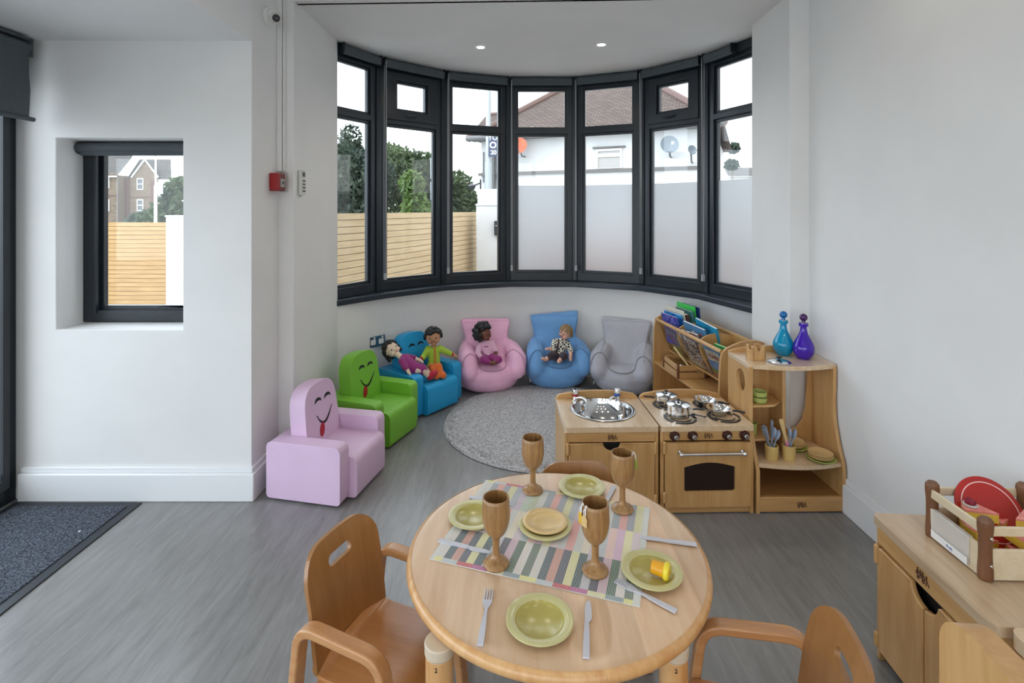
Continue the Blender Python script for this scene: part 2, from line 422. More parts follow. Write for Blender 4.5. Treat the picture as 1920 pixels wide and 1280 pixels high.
# baseboards
def skirting(name, poly_in, poly_out, h=.172):
    """stepped moulding: two stacked plan strips"""
    bm = B(); n = len(poly_in)
    mid = [((a[0] * .45 + b[0] * .55), (a[1] * .45 + b[1] * .55)) for a, b in zip(poly_in, poly_out)]
    prism(bm, list(poly_in) + list(poly_out)[::-1], 0, h - .030)
    prism(bm, list(mid) + list(poly_out)[::-1], h - .0305, h)
    return struct(name, bm, M['skirt'], .005, seg=2)
skirting('baseboard_left', [(-2.54, 2.662), (-1.327, 2.662), (-1.327, 3.0)], [(-2.54, 2.69), (-1.349, 2.69), (-1.349, 3.0)])
skirting('baseboard_right', [(1.636, 2.9), (1.636, -2.2)], [(1.66, 2.9), (1.66, -2.2)])
skirting('baseboard_back', offset(PL, -.045), offset(PL, -.025), .13)

# windows of the bay
def window(i, film, vent):
    a, b = P[i], P[i + 1]
    mid = ((a[0] + b[0]) / 2, (a[1] + b[1]) / 2, 0); wd = math.dist(a, b); rz = math.atan2(b[1] - a[1], b[0] - a[0])
    root = bpy.data.objects.new('window_%d' % (i + 1), None); C.objects.link(root); root.location = mid; root.rotation_euler = (0, 0, rz); root['kind'] = 'structure'
    h = wd / 2; gx = h - .092; Z0, Z1, Z2, Z3 = .949, 2.168, 2.256, 2.583
    bm = B(); x0 = -h + .004; x1 = h - .004
    fo = [rect(x0, x1, .853, 2.66), rect(-gx - .022, gx + .022, Z0 - .022, Z1 + .022), rect(-gx - .022, gx + .022, Z2 - .022, Z3 + .022)]
    prism(bm, fo, 0, .07, 'xz'); mk('window_frame', bm, M['frame'], root, .004)
    bm = B()
    prism(bm, [rect(-gx - .024, gx + .024, Z0 - .024, Z1 + .024), rect(-gx, gx, Z0, Z1)], .018, .05, 'xz')
    if not vent: prism(bm, [rect(-gx - .024, gx + .024, Z2 - .024, Z3 + .024), rect(-gx, gx, Z2, Z3)], .018, .05, 'xz')
    mk('glazing_bead', bm, M['frame'], root, .003)
    if vent:
        vx, v0, v1 = .132, 2.325, 2.528
        bm = B(); prism(bm, [rect(-gx - .026, gx + .026, Z2 - .030, Z3 + .03), rect(-vx - .02, vx + .02, v0 - .02, v1 + .02)], -.014, .05, 'xz')
        prism(bm, [rect(-vx - .022, vx + .022, v0 - .022, v1 + .022), rect(-vx, vx, v0, v1)], .006, .045, 'xz')
        s = mk('vent_sash', bm, M['frame'], root, .004)
        bm = B(); box(bm, -.06, .03, -.022, -.014, 2.262, 2.278)
        tube(bm, arcpts([(.02, -.018, 2.27), (.02, -.045, 2.27), (-.08, -.045, 2.262)], .01), .006)
        mk('window_handle', bm, M['frame'], s, .001)
        Z2g, Z3g, gx2 = v0, v1, vx
    else: Z2g, Z3g, gx2 = Z2, Z3, gx
    bm = B(); box(bm, -gx, gx, .032, .036, Z0, Z1); box(bm, -gx2, gx2, .032, .036, Z2g, Z3g)
    mk('pane', bm, M['glass'], root)
    if film:
        bm = B(); add(bm, [(-gx, .030, Z0), (gx, .030, Z0), (gx, .030, 1.722), (-gx, .030, 1.722)], [(0, 1, 2, 3)])
        mk('frosted_film', bm, M['film'], root)
    return root, rz
rots = []
for i in range(7):
    r_, rz = window(i, i >= 3, i in (1, 5)); rots.append(rz)
for i in range(1, 7):
    m_ = (rots[i - 1] + rots[i]) / 2
    bm = B(); box(bm, -.022, .022, -.016, .09, .853, 2.66, Matrix.Translation((P[i][0], P[i][1], 0)) @ Matrix.Rotation(m_, 4, 'Z'))
    struct('trim_%d' % (i + 2), bm, M['frame'], .005)
# the small window in the left wall
w8 = bpy.data.objects.new('window_8', None); C.objects.link(w8); w8.location = (-2.035, 2.86, 0); w8['kind'] = 'structure'
bm = B(); prism(bm, [rect(-.329, .329, .885, 1.873), rect(-.255, .329, .945, 1.84)], 0, .07, 'xz'); mk('window_frame', bm, M['frame'], w8, .004)
bm = B(); prism(bm, [rect(-.257, .329, .925, 1.86), rect(-.232, .327, .968, 1.82)], .025, .055, 'xz')
box(bm, -.262, -.250, -.012, .01, .93, 1.84); mk('glazing_bead', bm, M['frame'], w8, .003)
bm = B(); box(bm, -.235, .327, .036, .040, .96, 1.83); mk('pane', bm, M['glass'], w8)
# unseen wide window added behind the view to light the room
w9 = bpy.data.objects.new('window_9', None); C.objects.link(w9); w9.location = (-.4, -2.3, 0); w9['kind'] = 'structure'
bm = B(); prism(bm, [rect(-2.1, 1.9, .35, 2.62)] + [rect(-2.04 + k * .99, -2.04 + k * .99 + .91, .41, 2.56) for k in range(4)], -.04, .04, 'xz'); mk('window_frame', bm, M['frame'], w9, .004)
bm = B(); add(bm, [(-2.06, 0, .39), (1.86, 0, .39), (1.86, 0, 2.58), (-2.06, 0, 2.58)], [(0, 1, 2, 3)]); mk('pane', bm, M['glass'], w9)
# glazed doors along the left side
d1 = bpy.data.objects.new('door_1', None); C.objects.link(d1); d1.location = (-2.54, 0, 0); d1['kind'] = 'structure'
bm = B()
ys = [2.69, 1.45, .21, -1.03, -2.2]
lo = [rect(-2.2, 2.69, 0, 2.28)]
for a, b in zip(ys, ys[1:]): lo.append(rect(b + .055, a - .055, .09, 2.2))
prism(bm, lo, -.11, -.03, 'yz')
mk('door_frame', bm, M['frame'], d1, .004)
bm = B()
for a, b in zip(ys, ys[1:]):
    prism(bm, [rect(b + .05, a - .05, .085, 2.205), rect(b + .085, a - .085, .13, 2.165)], -.03, -.012, 'yz')
    prism(bm, [rect(b + .08, a - .08, .125, 2.17), rect(b + .10, a - .10, .15, 2.145)], -.06, -.045, 'yz')
mk('door_stile', bm, M['frame'], d1, .003)
bm = B()
for a, b in zip(ys, ys[1:]): box(bm, -.054, -.050, b + .08, a - .08, .12, 2.17)
mk('pane', bm, M['glass'], d1)
# ---------------------------------------------------------------- outside
M['pave'] = noisy('yard_paving', (.42, .42, .41, 1), (.52, .52, .50, 1), 2, .8)
M['render'] = noisy('white_render', (.58, .585, .58, 1), (.65, .65, .645, 1), 1.2, .8, stretch=(1, 1, .4), bump=.1, bscale=60)
M['coping'] = mat('stone_coping', (.16, .15, .14, 1), .8)
def slat_mat():
    m = noisy('larch_boards', srgb(192, 166, 128), srgb(206, 184, 148), 5, .6, stretch=(.5, .5, 6), detail=5)
    return m
M['larch'] = slat_mat()
M['larch2'] = noisy('larch_boards_golden', srgb(172, 134, 84), srgb(190, 154, 104), 5, .6, stretch=(.5, .5, 6), detail=5)
M['gap'] = mat('fence_gap', (.10, .055, .02, 1), .8)
def tile_mat(name, c1, c2, mortar, bw=.3, bh=.12, ms=.012):
    m = mat(name, c1, .85); n, l, p = nodes(m)
    t = n.new('ShaderNodeTexCoord'); b = n.new('ShaderNodeTexBrick')
    b.inputs['Color1'].default_value = c1; b.inputs['Color2'].default_value = c2; b.inputs['Mortar'].default_value = mortar
    b.inputs['Scale'].default_value = 1; b.inputs['Brick Width'].default_value = bw; b.inputs['Row Height'].default_value = bh
    b.inputs['Mortar Size'].default_value = ms
    l.new(t.outputs['UV'], b.inputs['Vector']); l.new(b.outputs['Color'], p.inputs['Base Color']); return m
M['rooftile'] = tile_mat('clay_roof_tile', srgb(88, 74, 68), srgb(106, 90, 82), srgb(58, 48, 44), .17, .085, .012)
M['slate'] = tile_mat('grey_roof_tile', srgb(86, 84, 82), srgb(104, 100, 96), srgb(50, 48, 46), .4, .25, .03)
M['brick'] = tile_mat('yellow_stock_brick', srgb(112, 96, 80), srgb(132, 116, 98), srgb(110, 104, 96), .45, .15, .02)
M['redbrick'] = tile_mat('red_brick', srgb(104, 72, 62), srgb(118, 82, 70), srgb(104, 94, 86), .45, .15, .02)
M['ridge'] = mat('ridge_tile', srgb(108, 86, 80), .8)
M['pipe'] = mat('grey_downpipe', srgb(104, 104, 104), .5)
M['galv'] = mat('galvanised_pole', srgb(168, 174, 178), .45, .3)
M['wpane'] = mat('dark_window_glass', (.10, .11, .12, 1), .15)
M['net'] = mat('net_curtain', (.42, .40, .38, 1), .8)
M['dishred'] = noisy('rusty_dish', srgb(196, 100, 72), srgb(206, 120, 88), 4, .6)
M['dishgrey'] = mat('grey_dish', srgb(112, 122, 130), .5)
M['bark'] = mat('bark', srgb(120, 104, 88), .9)
M['signblue'] = mat('sign_blue', srgb(30, 44, 110), .5)
M['signdark'] = mat('sign_dark', srgb(66, 76, 100), .5)
def leaf_mat(name, c1, c2):
    m = noisy(name, c1, c2, 1.3, .6, lo=.4, hi=.6); n, l, p = nodes(m)
    o = n['Material Output']; t = n.new('ShaderNodeBsdfTranslucent'); mx = n.new('ShaderNodeMixShader'); mx.inputs[0].default_value = .35
    l.new(n['Color Ramp'].outputs[0], t.inputs[0]); l.new(p.outputs[0], mx.inputs[1]); l.new(t.outputs[0], mx.inputs[2]); l.new(mx.outputs[0], o.inputs['Surface'])
    return m
M['leaf1'] = leaf_mat('leaf_mid', srgb(56, 74, 46), srgb(96, 114, 76))
M['leaf2'] = leaf_mat('leaf_dark', srgb(46, 60, 50), srgb(76, 90, 74))
M['leaf3'] = leaf_mat('leaf_bright', srgb(74, 102, 44), srgb(112, 134, 74))
M['leaf4'] = leaf_mat('leaf_red', srgb(92, 66, 66), srgb(120, 92, 84))

GZ = -.2
bm = B(); box(bm, -40, 40, -12, 70, GZ - .3, GZ); struct('ground', bm, M['pave'])

def uvprism(name, quads, m, parent):
    """flat faces given as (4 or 3 corners, uv scale along first edge): UVs in metres"""
    bm = B(); uv = bm.loops.layers.uv.new('UVMap')
    for q in quads:
        vs = [bm.verts.new(v) for v in q]; f = bm.faces.new(vs)
        o = Vector(q[0]); u = (Vector(q[1]) - o).normalized(); n = u.cross(Vector(q[2]) - o).normalized(); v = n.cross(u)
        for lp in f.loops:
            d = lp.vert.co - o; lp[uv].uv = (d.dot(u), d.dot(v))
    return mk(name, bm, m, parent, recalc=False)

# horizontal board fences
def fence(name, label, a, b, z0, z1, pitch, mm='larch'):
    a, b = Vector((*a, 0)), Vector((*b, 0)); ln = (b - a).length; rz = math.atan2(b.y - a.y, b.x - a.x)
    t = thing(name, label, 'fence', (a.x, a.y, GZ), rz)
    n = int((z1 - z0) / pitch); bm = B()
    for k in range(n):
        z = z1 - GZ - (k + 1) * pitch; box(bm, 0, ln, -.012, .012, z + .006, z + pitch)
    mk('boards', bm, M[mm], t)
    bm = B(); box(bm, .01, ln - .01, .014, .03, .02, z1 - GZ - .02)
    mk('backing', bm, M['gap'], t)
    m = max(2, int(ln / 1.6) + 1)
    for k in range(m):
        bm = B(); x = .06 + (ln - .12) * k / (m - 1); box(bm, x - .04, x + .04, .03, .10, 0, z1 - GZ - .01); mk('fence_post', bm, M['larch'], t)
    return t
fence('slatted_fence', 'pale timber fence of horizontal boards seen through the bay windows', (-1.98, 4.66), (-.50, 8.52), GZ, 1.462, .0715)
fence('slatted_fence', 'pale timber fence of horizontal boards seen through the small square window', (-9.2, 8.4), (-5.56, 8.4), GZ, 1.295, .0697, 'larch2')
def wallpost(label, x0, x1, y, z1, box_=None):
    t = thing('gate_pier', label, 'wall', ((x0 + x1) / 2, y, GZ))
    w_ = (x1 - x0) / 2; bm = B(); box(bm, -w_, w_, 0, .3, 0, z1 - GZ); mk('pier_body', bm, M['render'], t, .01)
    bm = B(); box(bm, -w_ - .01, w_ + .01, -.01, .31, z1 - GZ, z1 - GZ + .03); mk('pier_cap', bm, M['render'], t, .005)
    return t
wallpost('white rendered wall end beside the timber fence, seen through the bay', -.545, .10, 7.9, 1.56)
t = thing('letter_box', 'small dark box fixed to the white rendered wall outside the bay', 'letter box', (-.22, 7.835, 1.22))
bm = B(); box(bm, -.05, .05, -.0, .06, -.11, .11); mk('box_body', bm, M['black'], t, .006)
bm = B(); box(bm, -.03, .03, -.006, 0, .03, .045); mk('slot', bm, M['steel'], t)
wallpost('white rendered wall end beside the fence, seen through the small square window', -5.54, -4.6, 8.3, 1.38)

# white house with the clay tile hip roof
A0, A1 = Vector((-.86, 14.5, 0)), Vector((4.62, 12.0, 0))
hd = (A1 - A0).normalized(); hn = Vector((-hd.y, hd.x, 0)); rz = math.atan2(hd.y, hd.x)
HL = (A1 - A0).length
H = thing('rendered_house', 'white rendered house with brown tiled hip roof behind the bay', 'house', (A0.x, A0.y, GZ), rz)
g = -GZ
bm = B(); box(bm, 0, HL, 0, 6, 0, 3.45 + g); mk('house_wall', bm, M['render'], H)
e = .28; ze = 3.45 + g; xr0, xr1 = 2.85, 3.15; zr = 5.95 + g; yr = 3.0
uvprism('roof', [[(-e, -e, ze), (HL + e, -e, ze), (xr1, yr, zr), (xr0, yr, zr)],
                 [(HL + e, -e, ze), (HL + e, 6 + e, ze), (xr1, yr, zr)],
                 [(HL + e, 6 + e, ze), (-e, 6 + e, ze), (xr0, yr, zr), (xr1, yr, zr)],
                 [(-e, 6 + e, ze), (-e, -e, ze), (xr0, yr, zr)]], M['rooftile'], H)
uvprism('wing_roof', [[(-e - .05, -e, ze), (.9, -e, ze), (.9, .95, 4.32 + g), (-e - .05, .95, 4.32 + g)],
                      [(-e - .05, 2.2, ze), (-e - .05, -e, ze), (-e - .05, .95, 4.32 + g)]], M['rooftile'], H)
bm = B(); cyl(bm, (-e, -e, ze), (xr0, yr, zr + .03), .10, n=8); cyl(bm, (HL + e, -e, ze), (xr1, yr, zr + .03), .10, n=8)
cyl(bm, (xr0, yr, zr + .02), (xr1, yr, zr + .02), .1, n=8); cyl(bm, (-e, .95, 4.33 + g), (.9, .95, 4.33 + g), .06, n=8)
mk('ridge_tiles', bm, M['ridge'], H)
bm = B(); tube(bm, [(-e, -e - .05, ze), (HL + e, -e - .05, ze)], .07, 10); box(bm, -.2, HL + .2, -e, 0, ze - .06, ze - .02)
mk('gutter', bm, M['pipe'], H)
bm = B(); tube(bm, arcpts([(.42, -e, ze - .05), (.42, -.08, ze - .3), (.42, -.08, ze - 1.5), (.36, -.08, ze - 1.6), (.36, -.08, ze - 2.2)], .1), .055, 10)
tube(bm, [(.58, -.08, ze - .35), (.58, -.08, ze - 1.3)], .05, 8)
tube(bm, [(.1, -.05, ze - .35), (.1, -.05, ze - 1.2)], .02, 6)
mk('downpipe', bm, M['pipe'], H)
bm = B(); box(bm, -.06, HL + .02, -.07, 0, 2.44 + g, 2.52 + g); mk('string_course', bm, M['coping'], H)
# its window
wx = 3.29; wz0, wz1 = 2.53 + g, 3.02 + g
bm = B(); prism(bm, [rect(wx, wx + .66, wz0, wz1), rect(wx + .05, wx + .61, wz0 + .01, wz0 + .29), rect(wx + .05, wx + .61, wz0 + .37, wz1 - .05)], -.05, .02, 'xz')
f = mk('house_window', bm, M['white'], H)
bm = B(); box(bm, wx + .04, wx + .62, -.015, -.005, wz0, wz1 - .03); mk('curtained_pane', bm, M['net'], f)
bm = B(); box(bm, wx - .08, wx + .74, -.08, 0, wz1 + .02, wz1 + .06); mk('lintel', bm, M['coping'], f)
def dish(name, label, x, z, r, m, rot, arm=True):
    p = H.matrix_basis @ Vector((x, -.02, z + g))
    t = thing(name, label, 'satellite dish', p, rz)
    bm = B(); T = Matrix.Translation((0, -.35, 0)) @ Matrix.Rotation(R(rot), 4, 'Z') @ Matrix.Rotation(R(78), 4, 'X')
    lathe(bm, [(0, -.03), (r * .5, -.015), (r, .05), (r + .01, .055), (r * .5, -.002), (0, -.015)], 28, T)
    mk('reflector', bm, m, t)
    bm = B(); tube(bm, [(0, 0, -.25), (0, -.2, -.25), (0, -.33, -.05)], .022, 8); mk('mount', bm, M['pipe'], t)
    if arm:
        bm = B(); tube(bm, [T @ Vector((0, -r * .9, .03)), T @ Vector((0, -r * .4, .35))], .014, 6)
        q = T @ Vector((0, -r * .4, .36)); box(bm, q.x - .03, q.x + .03, q.y - .03, q.y + .03, q.z - .03, q.z + .04)
        mk('receiver_arm', bm, M['galv'], t)
dish('satellite_dish', 'rusty orange satellite dish on the white house wall', 1.33, 3.17, .205, M['dishred'], 10)
dish('satellite_dish', 'large dark grey satellite dish on the white house wall', 5.12, 3.0, .20, M['dishgrey'], 20)
dish('satellite_dish', 'smaller grey satellite dish nearest the end of the white house wall', 5.60, 2.85, .10, M['dishgrey'], 40)

# low garden wall with coping in front of the house (frosted film hides its foot)
bm = B(); prism(bm, [(-.60, 9.05), (6.2, 8.2), (6.2, 8.4), (-.60, 9.25)], GZ, 1.86)
o = mk('garden_wall', bm, M['render'], None); tag(o, 'plain white garden wall across the yard behind the frosted panes', 'wall')
bm = B(); box(bm, .12, 2.9, 6.2, 6.9, GZ, .98)  # block added behind the film to brown its lower part
o = mk('film_tint_block', bm, mat('terracotta_tint', srgb(150, 100, 70), .8), None, .03); tag(o, 'low terracotta block added in the yard to tint the frosted film', 'tint block')
# lamp column with road sign in front of the house
p0 = (-.60, 13.2)
t = thing('lamp_post', 'grey steel lamp post standing before the white house', 'lamp post', (p0[0], p0[1], GZ))
bm = B(); cyl(bm, (0, 0, 0), (0, 0, 2.9), .10, .095, 14); cyl(bm, (0, 0, 2.9), (0, 0, 7.5), .07, .05, 14); mk('column', bm, M['galv'], t)
bm = B(); tube(bm, arcpts([(0, 0, 7.4), (0, 0, 7.9), (.9, -.3, 7.95)], .3), .04, 8); ball(bm, (1.0, -.33, 7.95), (.25, .12, .06)); mk('lantern', bm, M['galv'], t)
t = thing('parking_notice', 'dark notice board with white lettering fixed to the lamp post', 'sign', (-.37, 13.08, 3.12))
bm = B(); box(bm, -.22, .22, 0, .02, -.28, .28); mk('board', bm, M['signdark'], t, .01)
textmesh('lettering', 'YOUR', .17, M['white'], t, (0, -.004, .19), (R(90), 0, 0), bold=.004)
textmesh('lettering', 'O U', .22, M['white'], t, (0, -.004, 0), (R(90), 0, 0), bold=.006)
textmesh('lettering', '20 30', .15, M['white'], t, (0, -.004, -.18), (R(90), 0, 0), bold=.004)
t = thing('parking_sign', 'small blue parking sign low on the white house wall', 'sign', (-.74, 14.18, 1.68), rz)
bm = B(); box(bm, -.12, .9, 0, .02, -.13, .13); mk('sign_plate', bm, M['white'], t)
bm = B(); box(bm, -.07, .15, -.01, 0, -.11, .11); mk('blue_square', bm, M['signblue'], t, .01)
textmesh('lettering', 'P', .2, M['white'], t, (.04, -.014, 0), (R(90), 0, 0), bold=.008)
t = thing('wall_lantern', 'black lantern bracket at the corner of the white house', 'lantern', (-.87, 14.5, 2.15), rz)
bm = B(); box(bm, -.03, .0, -.02, .02, -.2, .2); tube(bm, [(0, 0, .1), (-.3, 0, .0)], .025, 6); mk('bracket', bm, M['black'], t)
bm = B(); lathe(bm, [(0, -.1), (.06, -.08), (.12, .02), (0, .1)], 8, Matrix.Translation((-.28, 0, 0))); mk('lamp_head', bm, M['black'], t)
t = thing('road_sign', 'tall pale grey road sign seen from behind, against the trees by the fence', 'sign', (-1.62, 13.5, GZ))
bm = B(); cyl(bm, (-.25, 0, 0), (-.25, 0, 3.1), .04); mk('sign_pole', bm, M['galv'], t)
bm = B(); box(bm, -.5, .08, -.03, -.01, 1.95, 2.42); box(bm, -.5, .04, -.03, -.01, 2.5, 3.05); mk('sign_panel', bm, M['galv'], t, .01)
t = thing('roof_far', 'distant low grey roof at the right edge of the bay view', 'roof', (11.2, 24, GZ))
uvprism('roof_slope', [[(-1.2, 0, 3.25), (4, 0, 3.25), (4, 2.5, 3.85), (-.4, 2.5, 3.85)]], M['slate'], t)
bm = B(); box(bm, -1.1, 4, .2, 3, 0, 3.25); mk('outbuilding_wall', bm, M['render'], t)

# brick houses through the small window
t = thing('brick_house', 'yellow brick terrace with grey tiled roofs and white gable, seen through the small window', 'house', (-37.97, 48.9, .78)); t.scale = (.75, 1, 1.15)
def bx(q): return [Vector((a, b, c)) for a, b, c in q]
uvprism('front_wall', [bx([(-3, -.9, -1.2), (2.05, -.9, -1.2), (2.05, -.9, 3.35 + g + .02), (-3, -.9, 3.35 + g)])], M['brick'], t)
uvprism('side_wall', [bx([(2.05, -.9, -1.2), (2.05, 3.5, -1.2), (2.05, 3.5, 3.4), (2.05, -.9, 3.4)])], M['brick'], t)
uvprism('gable_wall', [bx([(2.05, 0, -1.2), (6.2, 0, -1.2), (6.2, 0, 3.25), (4.62, 0, 4.68), (3.0, 0, 3.25), (2.05, 0, 3.2)])], M['brick'], t)
bm = B(); box(bm, 2.06, 2.6, -.1, .1, -1.2, 3.2); mk('red_pier', bm, M['ridge'], t)
bm = B(); box(bm, 5.3, 5.8, -.1, .1, -1.2, 3.0); mk('red_pier', bm, M['ridge'], t)
uvprism('roof', [bx([(-3, -1.1, 3.30), (2.1, -1.1, 3.30), (2.1, .8, 4.95), (.55, 2.6, 5.7), (-3, 2.6, 5.7)])], M['slate'], t)
uvprism('gable_roof', [bx([(2.1, .05, 3.1), (7.8, .05, 3.1), (6.2, 1.8, 4.9), (2.1, 1.8, 4.9)])], M['slate'], t)
bm = B(); tube(bm, [(2.95, -.15, 3.28), (4.62, -.15, 4.72), (6.3, -.15, 3.28)], .08, 6); mk('bargeboard', bm, M['white'], t)
bm = B(); box(bm, -3, 2.1, -1.25, -1.08, 3.22, 3.34); mk('fascia', bm, M['white'], t)
bm = B(); tube(bm, [(2.1, -1, 3.3), (2.1, -1, -1.2)], .05, 6); mk('drainpipe', bm, M['pipe'], t)
bm = B(); box(bm, -3, 2.0, -.96, -.9, 1.72, 1.80); box(bm, 2.6, 5.3, -.05, 0, 1.62, 1.70); mk('band_course', bm, M['ridge'], t)
for (x, y, z) in ((.22, -.9, 2.35), (.22, -.9, .50 + .0), (3.55, 0, 2.25), (3.55, 0, .52)):
    bm = B(); prism(bm, [rect(x, x + .78, z, z + .95), rect(x + .07, x + .71, z + .07, z + .44), rect(x + .07, x + .71, z + .51, z + .88)], y - .08, y + .02, 'xz')
    f = mk('house_window', bm, M['white'], t)
    bm = B(); box(bm, x + .05, x + .73, y - .04, y - .02, z + .05, z + .9); mk('pane', bm, M['wpane'], f)
t = thing('street_pole', 'tall thin white pole beyond the fence, seen through the small window', 'pole', (-10.3, 15.0, GZ))
bm = B(); cyl(bm, (0, 0, 0), (0, 0, 2.4), .045, .04, 12); cyl(bm, (0, 0, 2.4), (0, 0, 6), .026, .022, 10); mk('pole_shaft', bm, M['white'], t)
bm = B(); box(bm, .03, .22, -.02, 0, 2.15, 2.5); mk('sign_back', bm, M['galv'], t)
t = thing('security_light', 'white angled lamp on a short post above the outside wall end', 'lamp', (-5.25, 8.45, 1.41))
bm = B(); cyl(bm, (0, 0, 0), (0, 0, .235), .012); mk('post', bm, M['white'], t)
bm = B(); box(bm, -.11, .02, -.03, .03, .225, .245); mk('lamp_head', bm, M['white'], t, .004)

# trees
def tree(label, x, y, crowns, leaf, n=2600, size=.13, trunk=.12, h=2.0, droop=0):
    t = thing('tree', label, 'tree', (x, y, GZ))
    rnd = random.Random(int(x * 31 + y * 7)); bm = B(); tot = sum(c[3] ** 2 for c in crowns)
    for cx, cy, cz, cr, sq in crowns:
        for _ in range(int(n * cr ** 2 / tot)):
            v = Vector((rnd.gauss(0, 1), rnd.gauss(0, 1), rnd.gauss(0, 1))).normalized() * cr * (rnd.random() ** .33)
            c = Vector((cx + v.x, cy + v.y, cz + v.z * sq)); s = size * rnd.uniform(.6, 1.3)
            d = Vector((rnd.uniform(-1, 1), rnd.uniform(-1, 1), rnd.uniform(-1, .6) - droop)).normalized()
            e_ = d.orthogonal().normalized(); e_.rotate(Matrix.Rotation(rnd.uniform(0, 6.28), 3, d))
            vs = [bm.verts.new(c - d * s), bm.verts.new(c + e_ * s * .4), bm.verts.new(c + d * s), bm.verts.new(c - e_ * s * .4)]
            bm.faces.new(vs)
    mk('foliage', bm, leaf, t, recalc=False, ang=180)
    bm = B(); cyl(bm, (0, 0, 0), (0, 0, h), trunk, trunk * .6, 8)
    for cx, cy, cz, cr, sq in crowns[:4]: cyl(bm, (0, 0, h * .8), (cx * .8, cy * .8, cz), trunk * .4, trunk * .15, 6)
    mk('trunk', bm, M['bark'], t)
def at(px, d): return (px - 960) / 973 * d
tree('dense green tree filling the leftmost bay window', at(640, 15), 15, [(0, 0, 2.2, 1.3, 1.1), (.6, .3, 2.6, .9, 1), (-.8, 0, 2.6, 1.1, 1.1)], M['leaf2'], 9000, .10, droop=.5)
tree('pointed conifer rising behind the leftmost bay window', at(655, 21), 21, [(0, 0, 4.4, .5, 1.6), (0, 0, 3.4, .9, 1.2), (.2, 0, 2.4, 1.3, 1.2)], M['leaf2'], 4500, .14)
tree('large feathery green tree behind the second bay window', at(748, 17.5), 17.5, [(0, 0, 2.3, 1.35, 1.15), (-.3, 0, 3.3, .6, 1.1), (.8, 0, 2.9, .7, 1.1), (.9, .2, 1.8, .95, 1.1)], M['leaf1'], 12000, .10, droop=.7)
tree('bright green small tree with pale trunk before the second bay window trees', at(780, 12.6), 12.6, [(0, 0, 1.6, .38, 1.6), (-.1, 0, 2.3, .3, 1.2)], M['leaf3'], 1500, .09, trunk=.05, h=1.9)
tree('bushy green tree behind the third bay window by the road sign', at(852, 17), 17, [(0, 0, 1.9, .75, 1.5), (.35, 0, 1.4, .7, 1.3)], M['leaf1'], 4200, .12)
tree('dark reddish conifer between the green tree and the white house', at(876, 19), 19, [(0, 0, 1.7, .45, 2.2), (.1, 0, 1.1, .7, 1.0)], M['leaf4'], 2600, .12)
tree('low olive bush beside the corner of the white house', at(895, 22), 22, [(0, 0, 1.2, .55, 1.4)], M['leaf2'], 1500, .12)
tree('round leafy tree beyond the fence, seen through the small window', at(330, 17), 17, [(.1, 0, 1.6, .8, .9), (-.55, 0, 1.15, .7, .9), (.7, 0, 1.8, .85, 1), (.2, 0, 2.3, .6, .8)], M['leaf1'], 6500, .12)
tree('dark shrub low at the foot of the brick terrace', at(282, 19), 19, [(0, 0, .9, .9, .9), (-.8, 0, .6, .6, .9)], M['leaf2'], 2600, .12)
tree('sparse twiggy treetop beyond the rightmost bay pane', at(1372, 22), 22, [(0, 0, 3.6, .30, .8), (.1, 0, 4.3, .25, 1)], M['leaf2'], 420, .12, trunk=.05)

# ---------------------------------------------------------------- blinds
def dot_chain(bm, pts, r=.0032, step=.011):
    """bead chain: a run of small beads on a thread"""
    tube(bm, pts, r * .55, 6)
def blind(i):
    a, b = P[i], P[i + 1]; rz = rots[i]; wd = math.dist(a, b) / 2
    ordn = ('leftmost bay window', 'second bay window from the left', 'third bay window from the left', 'middle bay window', 'third bay window from the right', 'second bay window from the right', 'rightmost bay window')[i]
    t = thing('roller_blind', 'dark grey roller blind wound up above the ' + ordn, 'blind', ((a[0] + b[0]) / 2, (a[1] + b[1]) / 2, 2.655), rz, 'rolled up blinds around the bay')
    x0, x1 = -wd + .035, wd - .035
    if i == 0: x0 = -.10
    if i == 6: x1 = .02
    bm = B(); cyl(bm, (x0, -.045, .012), (x1, -.045, .012), .028, n=24); mk('fabric_roll', bm, M['blind'], t)
    bm = B(); tube(bm, [(x0, -.060, -.028), (x1, -.060, -.028)], .008, 8); box(bm, x0, x1, -.070, -.068, -.03, .01); mk('bottom_bar', bm, M['blind'], t)
    bm = B()
    bm.free()
    for x in (x0 - .004, x1 + .004):
        bm = B(); prism(bm, rrect(-.078, -.004, -.022, .045, .012), x - .003, x + .003, 'yz'); mk('bracket', bm, M['frame'], t)
    if i in (1, 2, 3, 4, 5, 6):
        xs = x0 - .004 if i < 4 else (x0 - .004 if i > 4 else x0)
        if i >= 4: xs = x0 - .006
        bm = B()
        zb = -1.66
        for s, y in ((-.008, -.052), (.008, -.078)):
            tube(bm, [(xs + s * .2, y, .01), (xs + s * .6, -.060 + (y + .065) * .8, -.9), (xs + s * .7, -.060 + (y + .065) * .5, zb)], .0022, 6)
        k = 0
        while k < 150:
            z = .01 - k * .0112; ball(bm, (xs - .0035, -.076, z), .0034, 6, rings=4); k += 1
        box(bm, xs - .010, xs + .010, -.072, -.052, zb - .045, zb + .005)
        mk('pull_chain', bm, M['chain'], t)
for i in range(7): blind(i)
t = thing('roller_blind', 'grey roller blind wound up at the top of the small square window', 'blind', (-2.035, 2.83, 1.836))
bm = B(); cyl(bm, (-.335, 0, 0), (.326, 0, 0), .030, n=24); mk('fabric_roll', bm, M['blind'], t)
bm = B(); box(bm, -.30, .326, -.020, -.010, -.040, -.01); tube(bm, [(-.30, -.016, -.036), (.326, -.016, -.036)], .008, 8); mk('bottom_bar', bm, M['blind'], t)
bm = B(); prism(bm, circ(0, 0, .034), -.326, -.316, 'yz'); mk('bracket', bm, M['blind'], t)
t = thing('roller_blind', 'wide dark grey blind half lowered over the glazed door', 'blind', (-2.42, 1.0, 2.30))
